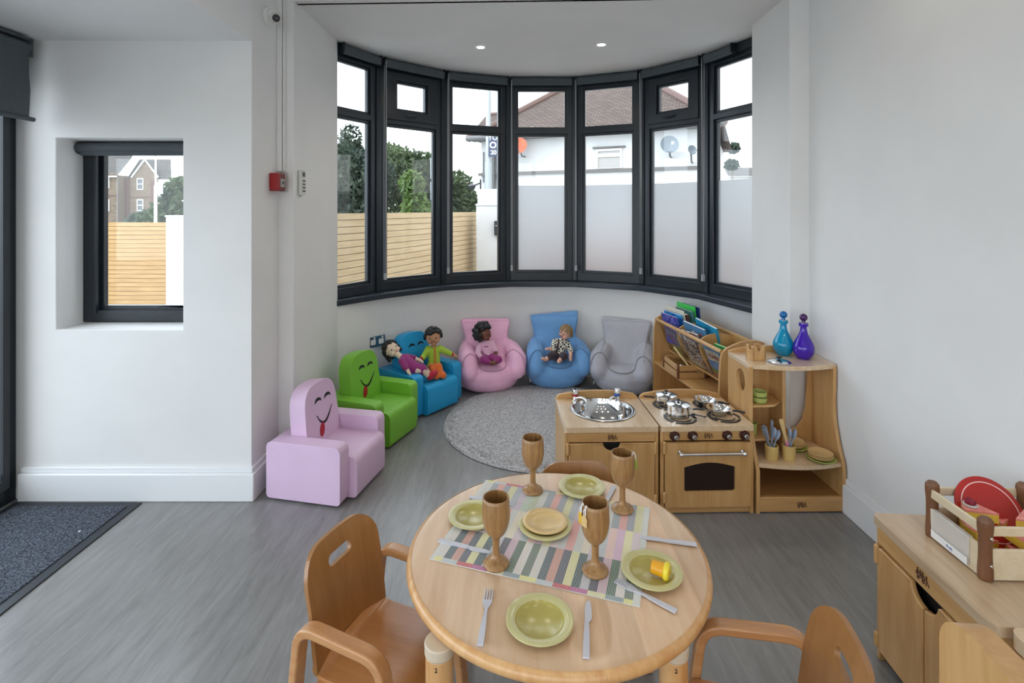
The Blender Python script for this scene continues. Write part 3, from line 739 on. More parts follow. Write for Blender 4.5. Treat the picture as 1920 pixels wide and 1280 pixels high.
bm = B()
pr = [(-.006, 0), (-.004, -.12), (.006, -.2), (.004, -.27), (-.002, -.345), (-.002, 0)]
prism(bm, [(.0, .0), (.0, -.12), (.007, -.2), (.004, -.27), (0, -.345), (-.003, -.345), (.001, -.27), (.004, -.2), (-.003, -.12), (-.003, 0)], -1.2, 1.60, 'xz')
mk('fabric', bm, M['blind'], t)
bm = B(); cyl(bm, (-.03, -1.2, .015), (-.03, 1.62, .015), .032); box(bm, -.1, .0, 1.615, 1.625, -.03, .06); box(bm, -.1, .0, -1.2, 1.62, .05, .062); mk('roller', bm, M['blind'], t)
bm = B(); cyl(bm, (0, -1.2, -.345), (0, 1.625, -.345), .011); mk('bottom_bar', bm, M['blind'], t)

# ---------------------------------------------------------------- small wall fixtures
def downlight(x, y, z, label, e, strength=9, group=None):
    t = thing('downlight', label, 'ceiling light', (x, y, z), 0, group)
    bm = B(); lathe(bm, [(.030, .0), (.030, -.006), (.045, -.006), (.048, -.001), (.048, 0), (.03, 0)], 32); mk('trim_ring', bm, M['white'], t)
    m = bpy.data.materials.get('lamp_glow')
    if not m:
        m = mat('lamp_glow', (1, 1, 1, 1)); p = m.node_tree.nodes['Principled BSDF']
        p.inputs['Emission Color'].default_value = (1, .88, .68, 1); p.inputs['Emission Strength'].default_value = strength
    bm = B(); lathe(bm, [(0, -.003), (.030, -.003), (.030, -.001), (0, -.001)], 24); mk('lamp', bm, m, t)
    ld = bpy.data.lights.new('downlight_lamp', 'SPOT'); ld.energy = e; ld.spot_size = R(155); ld.spot_blend = .8; ld.shadow_soft_size = .05
    ld.color = (1, .89, .74)
    lo_ = bpy.data.objects.new('downlight_lamp', ld); C.objects.link(lo_); lo_.location = (0, 0, -.02); lo_.parent = t
downlight(-.232, 3.84, ZB, 'left of the two small round downlights in the bay ceiling', 17)
downlight(.651, 3.78, ZB, 'right of the two small round downlights in the bay ceiling', 17)
for x in (-.6, .35, 1.2):
    for y in (1.9, .5, -.9):
        downlight(x, y, ZC, 'round downlight in the room ceiling above and behind the view', 8, group='downlights of the main room ceiling')
# dome camera
t = thing('dome_camera', 'white dome security camera high on the wall by the cable trunking', 'camera', (-1.349, 2.86, 2.565))
bm = B(); lathe(bm, [(0, 0), (.052, 0), (.054, .012), (.05, .02), (0, .02)], 28, frame_at((0, 0, 0), (1, 0, -.05))); mk('camera_base', bm, M['white'], t)
bm = B(); ball(bm, (.032, -.004, -.004), .043, 24); mk('housing', bm, M['white'], t)
bm = B(); T = frame_at((.062, -.036, -.022), (.75, -.62, -.35)); lathe(bm, [(0, 0), (.022, -.004), (.030, -.01), (.033, 0), (.028, .006), (0, .006)], 24, T); e_ = mk('eyeball_ring', bm, M['offwhite'], t)
bm = B(); lathe(bm, [(0, .0065), (.021, .0065), (.021, .009), (0, .009)], 20, T); mk('lens', bm, M['black'], t)
bm = B(); ball(bm, T @ Vector((0, 0, .011)), .007, 10)
for k in range(10): ball(bm, T @ Vector((.0155 * math.cos(k * PI / 5), .0155 * math.sin(k * PI / 5), .009)), .0022, 6)
mk('infrared_leds', bm, M['pipe'], t)
t = thing('cable_trunking', 'white vertical cable trunking running down to the red alarm box', 'trunking', (-1.349, 3.0, 1.72))
bm = B(); box(bm, 0, .028, -.030, 0, 0, 1.22); mk('trunking_body', bm, M['wall'], t, .003)
bm = B(); box(bm, .030, .044, -.018, 0, 0, 1.22); mk('conduit', bm, M['wall'], t, .003)
t = thing('fire_alarm_call_point', 'red fire alarm call point with clear flap in the wall corner', 'alarm', (-1.349, 2.965, 1.655))
bm = B(); box(bm, 0, .055, -.085, .0, -.05, .05); mk('alarm_body', bm, M['red'], t, .006)
bm = B(); box(bm, .055, .059, -.062, -.022, -.028, .018); lb = mk('alarm_label', bm, M['white'], t)
bm = B(); box(bm, .0592, .0597, -.050, -.034, -.012, .004); mk('alarm_button_mark', bm, M['black'], lb)
bm = B(); box(bm, .062, .068, -.09, .008, -.056, .056); mk('clear_flap', bm, M['acrylic'], t, .003)
t = thing('entry_keypad', 'small grey wall keypad beside the bay window', 'keypad', (-1.258, 3.08, 1.66))
bm = B(); box(bm, 0, .022, -.028, .028, -.075, .075); mk('keypad_body', bm, M['offwhite'], t, .004)
bm = B(); box(bm, .022, .0235, -.02, .02, .035, .062); mk('display', bm, M['black'], t, .002)
bm = B()
for a in range(3):
    for b in range(4): box(bm, .022, .026, -.018 + a * .0135, -.008 + a * .0135, -.055 + b * .02, -.044 + b * .02)
mk('keys', bm, M['pipe'], t, .001)
t = thing('double_socket', 'brushed steel double wall socket behind the green chair', 'socket', (-1.055, 4.045, .478), R(47))
bm = B(); box(bm, -.073, .073, -.008, 0, -.043, .043); mk('face_plate', bm, M['steel'], t, .003)
for s in (-.036, .036):
    bm = B(); box(bm, s - .022, s + .022, -.010, -.007, -.026, .014); mk('socket_outlet', bm, M['white'], t, .001)
    bm = B(); box(bm, s + .004, s + .014, -.014, -.008, .018, .034); mk('rocker_switch', bm, M['white'], t, .001)
# ---------------------------------------------------------------- rug, mat
def carpet(name, c1, c2, scale, bd, hi=.7, lo=.3, rough=.95):
    return noisy(name, c1, c2, scale, rough, detail=6, lo=lo, hi=hi, bump=1.0, bscale=scale, bdist=bd)
M['rug'] = carpet('grey_rug_pile', (.27, .265, .27, 1), (.60, .59, .60, 1), 70, .012)
M['mat'] = carpet('entrance_mat_pile', (.014, .018, .026, 1), (.13, .15, .19, 1), 130, .01, .66, .38)
M['rubber'] = mat('mat_rubber_edge', (.016, .020, .028, 1), .5)
t = thing('round_rug', 'large round grey shaggy rug in the bay before the bean bags', 'rug', (.25, 3.66, 0))
bm = B(); rnd = random.Random(3)
prof = [(0, .024), (.2, .025), (.4, .024), (.6, .025), (.69, .024), (.715, .018), (.728, .004), (.722, .001), (0, .001)]
lathe(bm, prof, 96); mk('pile', bm, M['rug'], t)
bm = B()
for k in range(5200):
    a = rnd.random() * 2 * PI; rr = .728 * math.sqrt(rnd.uniform(.80 if k % 2 else 0, 1)); x, y = rr * math.cos(a), rr * math.sin(a)
    z = .022 if rr < .70 else .010
    d = Vector((rnd.uniform(-1, 1), rnd.uniform(-1, 1), 1.2)).normalized() * .013; e_ = Vector((d.y, -d.x, 0)).normalized() * .0028
    c = Vector((x, y, z)); vs = [bm.verts.new(c - e_), bm.verts.new(c + e_), bm.verts.new(c + d)]; bm.faces.new(vs)
o = mk('tufts', bm, M['rug'], t, recalc=False); o['kind'] = 'stuff'
t = thing('entrance_mat', 'dark speckled entrance mat with black rubber edge by the glazed door', 'mat', (-2.2, 1.2, 0))
bm = B(); prism(bm, [rect(-.34, .31, -1.4, 1.452), rect(-.30, .262, -1.36, 1.412)], .0005, .006); mk('rubber_edge', bm, M['rubber'], t, .002)
bm = B(); box(bm, -.30, .262, -1.36, 1.412, .001, .010); mk('mat_pile', bm, M['mat'], t)
bm = B(); box(bm, -.028, -.020, 1.10, 1.108, .010, .012)
o = mk('paper_scrap', bm, M['white'], None); o.location = (-1.98 - .0, 1.30, 0); tag(o, 'tiny scrap of white paper lying near the edge of the dark mat', 'paper')

# ---------------------------------------------------------------- foam armchairs
def vinyl(name, c, rough=.45):
    return noisy(name, tuple(v * .96 for v in c[:3]) + (1,), c, 5, rough, bump=.12, bscale=9, bdist=.004, spec=.4)
def foam_chair(label, loc, rz, m, dark):
    t = thing('foam_armchair', label, 'armchair', (*loc, 0), rz, 'smiling foam armchairs along the wall')
    for s in (-1, 1):
        bm = B(); y0, y1 = (.163, .25) if s > 0 else (-.25, -.163)
        prism(bm, rrect(-.23, .19, .012, .302, (.02, .02, .035, .03), 4), y0, y1, 'xz')
        mk('arm', bm, m, t, .018, 4)
    bm = B(); prism(bm, rrect(-.23, -.135, .012, .30, .02, 3), -.166, .166, 'xz'); mk('rear_panel', bm, m, t, .012, 3)
    bm = B(); prism(bm, rrect(-.14, .235, .012, .222, (.015, .02, .04, .01), 4), -.161, .161, 'xz'); mk('seat', bm, m, t, .016, 4)
    bm = B(); q = []
    for i in range(17):
        a = PI * i / 16; c_, s_ = math.cos(a), math.sin(a)
        q.append((.152 * math.copysign(abs(c_) ** .62, c_), .16 + .155 * abs(s_) ** .75))
    q = [(.158, -.10)] + [(.158, .10)] + q[1:-1] + [(-.158, .10), (-.158, -.10)]
    Mx = Matrix.Identity(4)
    prism(bm, q, -.052, .042, 'yz'); b = mk('backrest', bm, m, t, .020, 4); b.location = (-.088, 0, .225); b.rotation_euler = (0, R(-7), 0)
    bm = B(); X = .0434
    def strip(pts, wd):
        tube(bm, [(X, y, z) for y, z in pts], wd, sec=[(-1, -.12), (1, -.12), (1, .12), (-1, .12)], up=(1, 0, 0))
    for cy in (-.03, .062):
        a = [(cy - .030 * math.cos(PI * k / 10), .205 + .020 * math.sin(PI * k / 10)) for k in range(11)]
        strip(a, [.0008 + .0075 * math.sin(PI * min(1, k / 10 + .02)) for k in range(11)])
    a = [(-.052 + .145 * k / 16, .138 - .058 * math.sin(PI * (k / 16) ** .85) + .012 * (k / 16)) for k in range(17)]
    strip(a, [.002 + .0055 * math.sin(PI * k / 16) for k in range(17)])
    strip([(-.058, .142), (-.044, .134)], .002); strip([(.086, .147), (.10, .152)], .002)
    fp = mk('face_print', bm, M['black'], b)
    bm = B(); T = [( -.013 + .023 * math.cos(a_) - .012 * (1 - math.sin(a_)) * .5, .054 + .036 * math.sin(a_)) for a_ in [2 * PI * k / 24 for k in range(24)]]
    prism(bm, T, X - .0002, X + .0009, 'yz'); mk('tongue_print', bm, M['tongue'], b)
    return t
M['tongue'] = mat('tongue_red', srgb(168, 20, 40), .5)
pinkv = vinyl('pink_vinyl', srgb(220, 190, 218)); greenv = vinyl('green_vinyl', srgb(122, 186, 60)); bluev = vinyl('blue_vinyl', srgb(36, 158, 214))
foam_chair('pale pink foam armchair with smiling tongue-out face, nearest the corner', (-.996, 2.883), R(-12), pinkv, None)
foam_chair('bright green foam armchair with smiling tongue-out face, between pink and blue', (-.926, 3.473), R(-20), greenv, None)
foam_chair('turquoise blue foam armchair with smiling face holding two rag dolls', (-.701, 4.008), R(-36), bluev, None)

# ---------------------------------------------------------------- bean bag chairs
def cloth(name, c, k=.9, bump=.7, bs=6, bd=.03):
    return noisy(name, tuple(v * k for v in c[:3]) + (1,), c, 5, .75, bump=bump, bscale=bs, bdist=bd, sheen=.2)
from mathutils.bvhtree import BVHTree
def smooth2(ps, n=4):
    o = []
    for i in range(len(ps) - 1):
        p0, p1, p2, p3 = ps[max(0, i - 1)], ps[i], ps[i + 1], ps[min(len(ps) - 1, i + 2)]
        for k in range(n):
            t = k / n; o.append(tuple(.5 * ((2 * p1[j]) + (-p0[j] + p2[j]) * t + (2 * p0[j] - 5 * p1[j] + 4 * p2[j] - p3[j]) * t * t + (-p0[j] + 3 * p1[j] - 3 * p2[j] + p3[j]) * t ** 3) for j in range(2)))
    o.append(ps[-1]); return o
def beanbag(label, loc, rz, m, top, flop=0, lean=0, ears=(0, 0)):
    t = thing('bean_bag_chair', label, 'bean bag', (*loc, 0), rz, 'bean bag chairs in the bay')
    bm = B()
    T = Matrix.Diagonal((1, .88, 1, 1))
    lathe(bm, [(0, .004), (.17, .006), (.225, .03), (.258, .08), (.262, .14), (.240, .20), (.16, .235), (0, .225)], 40, T)
    for s in (-1, 1):
        a = s * flop if s > 0 else 0
        chain(bm, [(s * .150, .14, .32), (s * (.180 + a), .03, .300), (s * (.188 + 1.3 * a), -.11, .275 - a * .6), (s * (.180 + a), -.155, .19 - a * .3)], [.07, .074, .078, .075])
        chain(bm, [(s * .17, .08, .2), (s * .185, -.11, .17)], [.085, .085])
        chain(bm, [(s * .13, .16, .36), (s * .18, .06, .27)], [.05, .07])
    h = top
    # back cushion
    v = []
    for z, wx, y, th in ((.16, .20, .06, .10), (.26, .19, .09, .085), (.33, .178, .115, .065), (.42, .186, .135, .06), (h - .05, .208, .15, .05), (h, .216, .16, .022)):
        v.append([(-wx + lean * (z - .2), y - th, z + (ears[0] if z > h - .02 else 0)), (0 + lean * (z - .2), y - th * 1.25, z), (wx + lean * (z - .2), y - th, z + (ears[1] if z > h - .02 else 0)),
                  (wx + lean * (z - .2), y + th * .7, z + (ears[1] if z > h - .02 else 0)), (0 + lean * (z - .2), y + th * .9, z), (-wx + lean * (z - .2), y + th * .7, z + (ears[0] if z > h - .02 else 0))])
    rings = [[bm.verts.new(p) for p in r_] for r_ in v]
    for a, b in zip(rings, rings[1:]):
        for i in range(6): bm.faces.new([a[i], a[(i + 1) % 6], b[(i + 1) % 6], b[i]])
    bm.faces.new(rings[0]); bm.faces.new(rings[-1])
    o = mk('cover', bm, m, t, ang=180); remesh(o, .011, 9)
    # piped seam: up over each arm front and across the seat front, laid on the cover's own surface
    bpy.context.view_layer.update()
    bvh = BVHTree.FromObject(o, bpy.context.evaluated_depsgraph_get())
    key = [(-.246, .09), (-.252, .17), (-.250, .245), (-.228, .305), (-.185, .335), (-.142, .315), (-.118, .265), (-.108, .225), (-.075, .205), (0, .198), (.075, .205), (.108, .225), (.118, .265), (.142, .315), (.185, .335), (.228, .305), (.250, .245), (.252, .17), (.246, .09)]
    key = smooth2([(x * .97 if x < 0 else x * .97 + flop * .8, z) for x, z in key], 5)
    run = []; runs = []
    for x, z in key:
        h_ = bvh.ray_cast(Vector((x, -1, z)), Vector((0, 1, 0)))
        if h_[0] is not None and h_[0].y < .05: run.append(h_[0] - Vector((0, .0015, 0)))
        elif run: runs.append(run); run = []
    if run: runs.append(run)
    bm = B()
    for rn in runs:
        if len(rn) < 4: continue
        for _ in range(3): rn = [rn[0]] + [(rn[i - 1] + rn[i] * 2 + rn[i + 1]) / 4 for i in range(1, len(rn) - 1)] + [rn[-1]]
        tube(bm, [p - Vector((0, .002, 0)) for p in rn], .0065, 6)
    seam = bpy.data.materials.get(m.name + '_seam_shade') or cloth(m.name + '_seam_shade', tuple(v * .62 for v in m.node_tree.nodes['Color Ramp'].color_ramp.elements[1].color[:3]) + (1,))  # seam shading put into the piping's darker colour
    mk('piping', bm, seam, t)
    # creases pressed into the fabric between back, seat and arms are part of the cover; a hem runs round the back cushion
    bm = B(); rn = []
    for x, z in smooth2([(-.195, .30), (-.185, .36), (-.188, .44), (-.200, top - .06), (-.204, top - .018), (-.10, top - .012), (0, top - .012), (.10, top - .012), (.204, top - .018), (.200, top - .06), (.188, .44), (.185, .36), (.195, .30)], 4):
        h_ = bvh.ray_cast(Vector((x * .93 + lean * (z - .2), -1, z)), Vector((0, 1, 0)))
        if h_[0] is not None: rn.append(h_[0] - Vector((0, .001, 0)))
    if len(rn) > 8: tube(bm, rn, .0040, 6); mk('back_hem', bm, m, t)
    else: bm.free()
    bm = B(); box(bm, -.236, -.228, -.115, -.095, .055, .080); mk('fabric_tag', bm, M['offwhite'], t, .001)
    return t
bpink = cloth('pink_canvas', srgb(246, 190, 222)); bblue = cloth('blue_canvas', srgb(112, 166, 222)); bgrey = cloth('grey_canvas', srgb(182, 182, 192), bump=.8)
beanbag('pink bean bag chair with a dark-haired doll sitting in it', (-.20, 4.385), R(12), bpink, .545, .03, ears=(.015, 0))
beanbag('blue bean bag chair holding a doll in a checked shirt', (.380, 4.475), R(2), bblue, .575, .02, ears=(-.01, .03))
beanbag('empty grey bean bag chair beside the bookcase', (.935, 4.33), R(-20), bgrey, .56, .0, ears=(.01, 0))

# ---------------------------------------------------------------- dolls
def V(*a): return Vector(a)
def hand(bm, w_, d, up, r=.012, ln=.030):
    """palm with four fingers and a thumb leaving its side"""
    w_, d = Vector(w_), Vector(d).normalized(); s = d.cross(Vector(up)).normalized(); n_ = s.cross(d)
    pc = w_ + d * ln * .5; caps(bm, w_, pc, r * .8, r, 10); b = pc
    for k, l_ in zip((-1.2, -.4, .4, 1.2), (.8, 1, .95, .7)):
        q = b + s * k * r * .55 + d * r * .5; m_ = q + d * ln * .35 * l_ - n_ * .002
        caps(bm, q, m_, r * .34, n=8); caps(bm, m_, m_ + d * ln * .25 * l_ - n_ * .006, r * .33, r * .28, 8)
    q = w_ + d * ln * .2 + s * r * .8; caps(bm, q, q + s * r * .9 + d * r * .9, r * .38, r * .32, 8)
def doll(label, loc, skin, J, hair, clothes, face, feet=None, head_r=(.055, .055, .062)):
    t = thing('doll', label, 'doll', loc)
    g = lambda k: Vector(J[k])
    bm = B()
    chain(bm, [g('pel'), g('che')], [.034, .038]); chain(bm, [g('che'), g('neck'), g('head')], [.03, .02, .03])
    hd_ = g('look').normalized(); up = (g('head') - g('neck')).normalized(); up = (up - hd_ * up.dot(hd_)).normalized(); sd = hd_.cross(up)
    HM = Matrix(((sd.x, hd_.x, up.x, 0), (sd.y, hd_.y, up.y, 0), (sd.z, hd_.z, up.z, 0), (0, 0, 0, 1)))
    ball(bm, g('head'), head_r, 24, HM); hp = lambda x, y, z: g('head') + HM.to_3x3() @ Vector((x, y, z))
    ry, rz_ = head_r[1], head_r[2]
    ball(bm, hp(0, ry * .98, -rz_ * .12), .008, 10); ball(bm, hp(-head_r[0] * .55, ry * .62, -rz_ * .38), .018, 10); ball(bm, hp(head_r[0] * .55, ry * .62, -rz_ * .38), .018, 10)
    ball(bm, hp(0, ry * .7, -rz_ * .72), .014, 10)
    for s in (-1, 1): ball(bm, hp(s * head_r[0] * 1.0, -.004, -rz_ * .1), (.008, .008, .013), 10, HM)
    for s in 'lr':
        a, e_, h_ = g('sh' + s), g('el' + s), g('ha' + s)
        chain(bm, [g('che'), a, e_, h_], [.028, .022, .018, .013]); hand(bm, h_, (h_ - e_), (0, 0, 1))
        p_, k_, f_ = g('hi' + s), g('kn' + s), g('fo' + s)
        chain(bm, [g('pel'), p_, k_, f_], [.03, .030, .024, .017]); tdir = Vector(J['toe' + s]).normalized()
        caps(bm, f_, f_ + tdir * .032, .016, .014, 10)
        if feet == 'bare':
            for k in range(5):
                sx = tdir.cross(Vector((0, 0, 1))).normalized(); q = f_ + tdir * .044 + sx * (k - 2) * .0055; ball(bm, q, .0042, 8)
    o = mk('doll_body', bm, skin, t, ang=180); remesh(o, .0036, 3)
    for nm, m, parts in clothes:
        bm = B()
        for pts, rs in parts: chain(bm, [g(p) if isinstance(p, str) else Vector(p) for p in pts], rs)
        c = mk(nm, bm, m, t, ang=180); remesh(c, .005, 3)
    # hair
    bm = B(); rnd = random.Random(hash(label) % 1000 if False else len(label))
    hs, hm = hair
    if hs == 'curly':
        for _ in range(95):
            u = rnd.uniform(-.25, 1); a = rnd.uniform(0, 2 * PI); q = math.sqrt(max(0, 1 - u * u)); x, y = q * math.cos(a), q * math.sin(a)
            if y > .35 and u < .55: continue
            k = 1.10; ball(bm, hp(x * head_r[0] * k, y * ry * k - .006, u * rz_ * k), rnd.uniform(.011, .017), 8)
    elif hs == 'afro':
        for _ in range(150):
            u = rnd.uniform(-.75, 1); a = rnd.uniform(0, 2 * PI); q = math.sqrt(max(0, 1 - u * u)); x, y = q * math.cos(a), q * math.sin(a)
            if y > .15 and u < .45: continue
            k = rnd.uniform(1.15, 1.42); ball(bm, hp(x * head_r[0] * k, y * ry * k - .015, u * rz_ * k + .006), rnd.uniform(.013, .022), 8)
    elif hs == 'bob':
        for _ in range(150):
            u = rnd.uniform(-1.0, 1); a = rnd.uniform(0, 2 * PI); q = math.sqrt(max(0, 1 - min(1, u * u))) if u > -.2 else .98; x, y = q * math.cos(a), q * math.sin(a)
            if y > .28 and u < .62: continue
            ball(bm, hp(x * head_r[0] * 1.12, y * ry * 1.1 - .008, u * rz_ * 1.12), .015, 8)
    elif hs == 'short':
        for _ in range(210):
            u = rnd.uniform(-.3, 1); a = rnd.uniform(0, 2 * PI); q = math.sqrt(max(0, 1 - u * u)); x, y = q * math.cos(a), q * math.sin(a)
            if y > .25 and u < .48: continue
            p_ = hp(x * head_r[0] * 1.06, y * ry * 1.06 - .004, u * rz_ * 1.08); d = HM.to_3x3() @ Vector((x * .3 + rnd.uniform(-.3, .3), y * .3 + .2, -.8 + .3 * u)); caps(bm, p_, p_ + d.normalized() * .016, .0075, .004, 6)
    h_ = mk('hair', bm, hm, t, ang=180)
    if hs in ('bob',): remesh(h_, .005, 4)
    for s in (-1, 1):
        bm = B(); ball(bm, hp(s * head_r[0] * .40, ry * .87, rz_ * .08), (.0062, .003, .0075), 10, HM); mk('eye', bm, M['black'], t)
    bm = B(); caps(bm, hp(-.008, ry * .93, -rz_ * .46), hp(.008, ry * .93, -rz_ * .46), .0026, n=8); mk('mouth', bm, M['lip'], t)
    return t
M['lip'] = mat('doll_lip', srgb(170, 70, 70), .5)
sk_tan = cloth('tan_doll_cloth', srgb(196, 144, 108), bump=.1); sk_pale = cloth('pale_doll_cloth', srgb(232, 208, 184), bump=.1)
sk_dark = mat('dark_doll_vinyl', srgb(112, 64, 48), .4); sk_fair = mat('fair_doll_vinyl', srgb(226, 174, 152), .4)
hblack = mat('black_hair', (.010, .009, .010, 1), .55); hblond = mat('light_brown_hair', srgb(150, 124, 92), .6)
lime = cloth('lime_cloth', srgb(166, 200, 60), bump=.2, bs=30, bd=.002); orange = cloth('orange_cloth', srgb(214, 104, 34), bump=.2, bs=30, bd=.002)
magenta = cloth('magenta_cloth', srgb(142, 36, 112), bump=.2, bs=30, bd=.002); redc = cloth('red_wool', srgb(186, 22, 52), bump=.3, bs=60, bd=.002)
palepink = cloth('pale_pink_cloth', srgb(226, 178, 204), bump=.2, bs=30, bd=.002); navy = cloth('dark_trouser', srgb(50, 36, 48), bump=.2, bs=30, bd=.002)
ochre = cloth('ochre_trim', srgb(200, 128, 44), bump=.1)
chk = mat('checked_cotton', (.8, .8, .8, 1), .8); n, l, p = nodes(chk)
tcn = n.new('ShaderNodeTexCoord'); ck = n.new('ShaderNodeTexChecker'); ck.inputs['Scale'].default_value = 62
ck.inputs['Color1'].default_value = srgb(230, 228, 214); ck.inputs['Color2'].default_value = srgb(30, 30, 40)
l.new(tcn.outputs['Object'], ck.inputs[0]); l.new(ck.outputs[0], p.inputs['Base Color'])
# rag doll in lime coat, upright against the blue armchair's back
O = V(-.61, 4.03, .225)
doll('rag doll with curly black hair, lime coat and orange trousers on the blue armchair', O, sk_tan,
     dict(pel=(0, .03, .055), che=(.0, .035, .165), neck=(.0, .03, .215), head=(-.005, .02, .285), look=(.12, -1, -.15),
          shl=(-.045, .03, .185), ell=(-.075, -.01, .135), hal=(-.095, -.04, .125), shr=(.045, .04, .185), elr=(.105, .06, .150), har=(.155, .07, .125),
          hil=(-.018, 0, .045), knl=(.0, -.06, .070), fol=(.025, -.10, .030), toel=(.4, -.7, -.2), hir=(.025, .01, .045), knr=(.045, -.04, .070), **{'for': (.070, -.08, .030)}, toer=(.5, -.7, -.2)),
     ('curly', hblack),
     [('trousers', orange, [(['pel', 'hil', 'knl', 'fol'], [.036, .036, .030, .022]), (['pel', 'hir', 'knr', 'for'], [.036, .036, .030, .022]), ([(.025, -.10, .030), (.043, -.132, .024)], [.026, .026]), ([(.070, -.08, .030), (.090, -.112, .024)], [.026, .026])]),
      ('coat', lime, [(['che', 'pel'], [.046, .050]), ([(-.02, 0, .06), (-.02, -.03, .035)], [.036, .034]), (['che', 'shl', 'ell'], [.034, .028, .023]), (['che', 'shr', 'elr'], [.034, .028, .023]), ([(-.075, -.01, .135), (-.083, -.022, .131)], [.022, .022]), ([(.105, .06, .150), (.125, .064, .140)], [.022, .021])]),
      ('cuffs', redc, [([(-.086, -.026, .130), (-.089, -.031, .128)], [.019, .019]), ([(.13, .065, .138), (.136, .066, .135)], [.018, .018])]),
      ('coat_trim', ochre, [([(.012, -.012, .20), (.014, -.020, .12), (.026, -.034, .05)], [.008, .008, .007])])], None, head_r=(.056, .052, .062))
# rag doll lying on the near arm of the blue armchair
O = V(-.80, 3.85, .30)
doll('rag doll with black bob, magenta dress and red shoes lying on the blue armchair arm', O, sk_pale,
     dict(pel=(.085, -.02, .03), che=(.0, .015, .085), neck=(-.045, .03, .11), head=(-.105, .05, .15), look=(.55, -.62, .30),
          shl=(-.01, -.03, .085), ell=(.025, -.065, .045), hal=(.045, -.075, .025), shr=(.01, .055, .09), elr=(.06, .08, .075), har=(.10, .065, .065),
          hil=(.10, -.035, .025), knl=(.145, -.025, .015), fol=(.185, .0, -.040), toel=(.5, .1, .3), hir=(.10, .01, .025), knr=(.15, .015, .01), **{'for': (.195, .03, -.045)}, toer=(.5, .1, .3)),
     ('bob', hblack),
     [('dress', magenta, [(['che', 'pel'], [.042, .046]), ([(.085, -.02, .03), (.13, -.01, .018)], [.046, .044]), (['che', 'shl', 'ell'], [.034, .028, .024]), (['che', 'shr', 'elr'], [.034, .028, .023])]),
      ('shoes', redc, [([(.190, .0, -.040), (.212, .003, -.018)], [.026, .024]), ([(.200, .03, -.045), (.222, .035, -.02)], [.026, .024])])], None, head_r=(.052, .048, .058))
# dark-haired doll on the pink bean bag
O = V(-.195, 4.28, .250)
doll('doll with big curly black hair and pale pink top seated in the pink bean bag', O, sk_dark,
     dict(pel=(0, .0, .03), che=(-.02, .03, .125), neck=(-.03, .035, .165), head=(-.035, .03, .225), look=(.90, -.42, -.1),
          shl=(-.065, .02, .135), ell=(-.085, -.03, .08), hal=(-.055, -.07, .055), shr=(.025, .03, .14), elr=(.060, .0, .085), har=(.065, -.05, .055),
          hil=(-.03, -.02, .03), knl=(-.035, -.09, .035), fol=(.035, -.105, .015), toel=(.6, -.5, .3), hir=(.035, -.02, .03), knr=(.085, -.075, .035), **{'for': (.055, -.115, .018)}, toer=(-.2, -.8, .3)),
     ('afro', hblack),
     [('top', palepink, [(['che', 'pel'], [.048, .046]), (['che', 'shl', 'ell'], [.036, .030, .024]), (['che', 'shr', 'elr'], [.036, .030, .024]), ([(-.085, -.03, .08), (-.062, -.062, .060)], [.023, .020])]),
      ('trousers', magenta, [(['pel', 'hil', 'knl'], [.044, .042, .032]), (['pel', 'hir', 'knr'], [.044, .042, .032]), ([(-.035, -.09, .035), (.01, -.10, .022)], [.031, .022]), ([(.085, -.075, .035), (.065, -.10, .022)], [.030, .022])]),
      ('chest_stripe', magenta, [([(-.035, -.020, .128), (.0, -.018, .126)], [.005, .005])])], None, feet='bare', head_r=(.052, .054, .058))
# fair doll on the blue bean bag
O = V(.40, 4.36, .25)
doll('doll with light brown hair, checked shirt and bare feet in the blue bean bag', O, sk_fair,
     dict(pel=(0, .0, .03), che=(.015, .03, .120), neck=(.035, .035, .160), head=(.055, .03, .215), look=(-.80, -.50, -.22),
          shl=(-.035, .02, .135), ell=(-.06, -.03, .085), hal=(-.095, -.055, .095), shr=(.06, .025, .125), elr=(.09, -.02, .07), har=(.085, -.065, .035),
          hil=(-.03, -.02, .025), knl=(-.08, -.07, .04), fol=(-.125, -.10, .020), toel=(-.6, -.5, .35), hir=(.03, -.02, .025), knr=(.03, -.08, .045), **{'for': (-.018, -.13, .015)}, toer=(-.15, -.9, .15)),
     ('short', hblond),
     [('shirt', chk, [(['che', 'pel'], [.046, .048]), (['che', 'shl', 'ell'], [.036, .030, .025]), (['che', 'shr', 'elr'], [.036, .030, .025])]),
      ('trousers', navy, [(['pel', 'hil', 'knl'], [.042, .040, .032]), (['pel', 'hir', 'knr'], [.042, .040, .032]), ([(-.08, -.07, .04), (-.098, -.082, .03)], [.029, .026]), ([(.03, -.08, .045), (.008, -.105, .030)], [.029, .026])]),
      ('shirt_placket', navy, [([(-.008, -.020, .15), (-.022, -.032, .08)], [.007, .007])])], None, feet='bare', head_r=(.052, .050, .056))
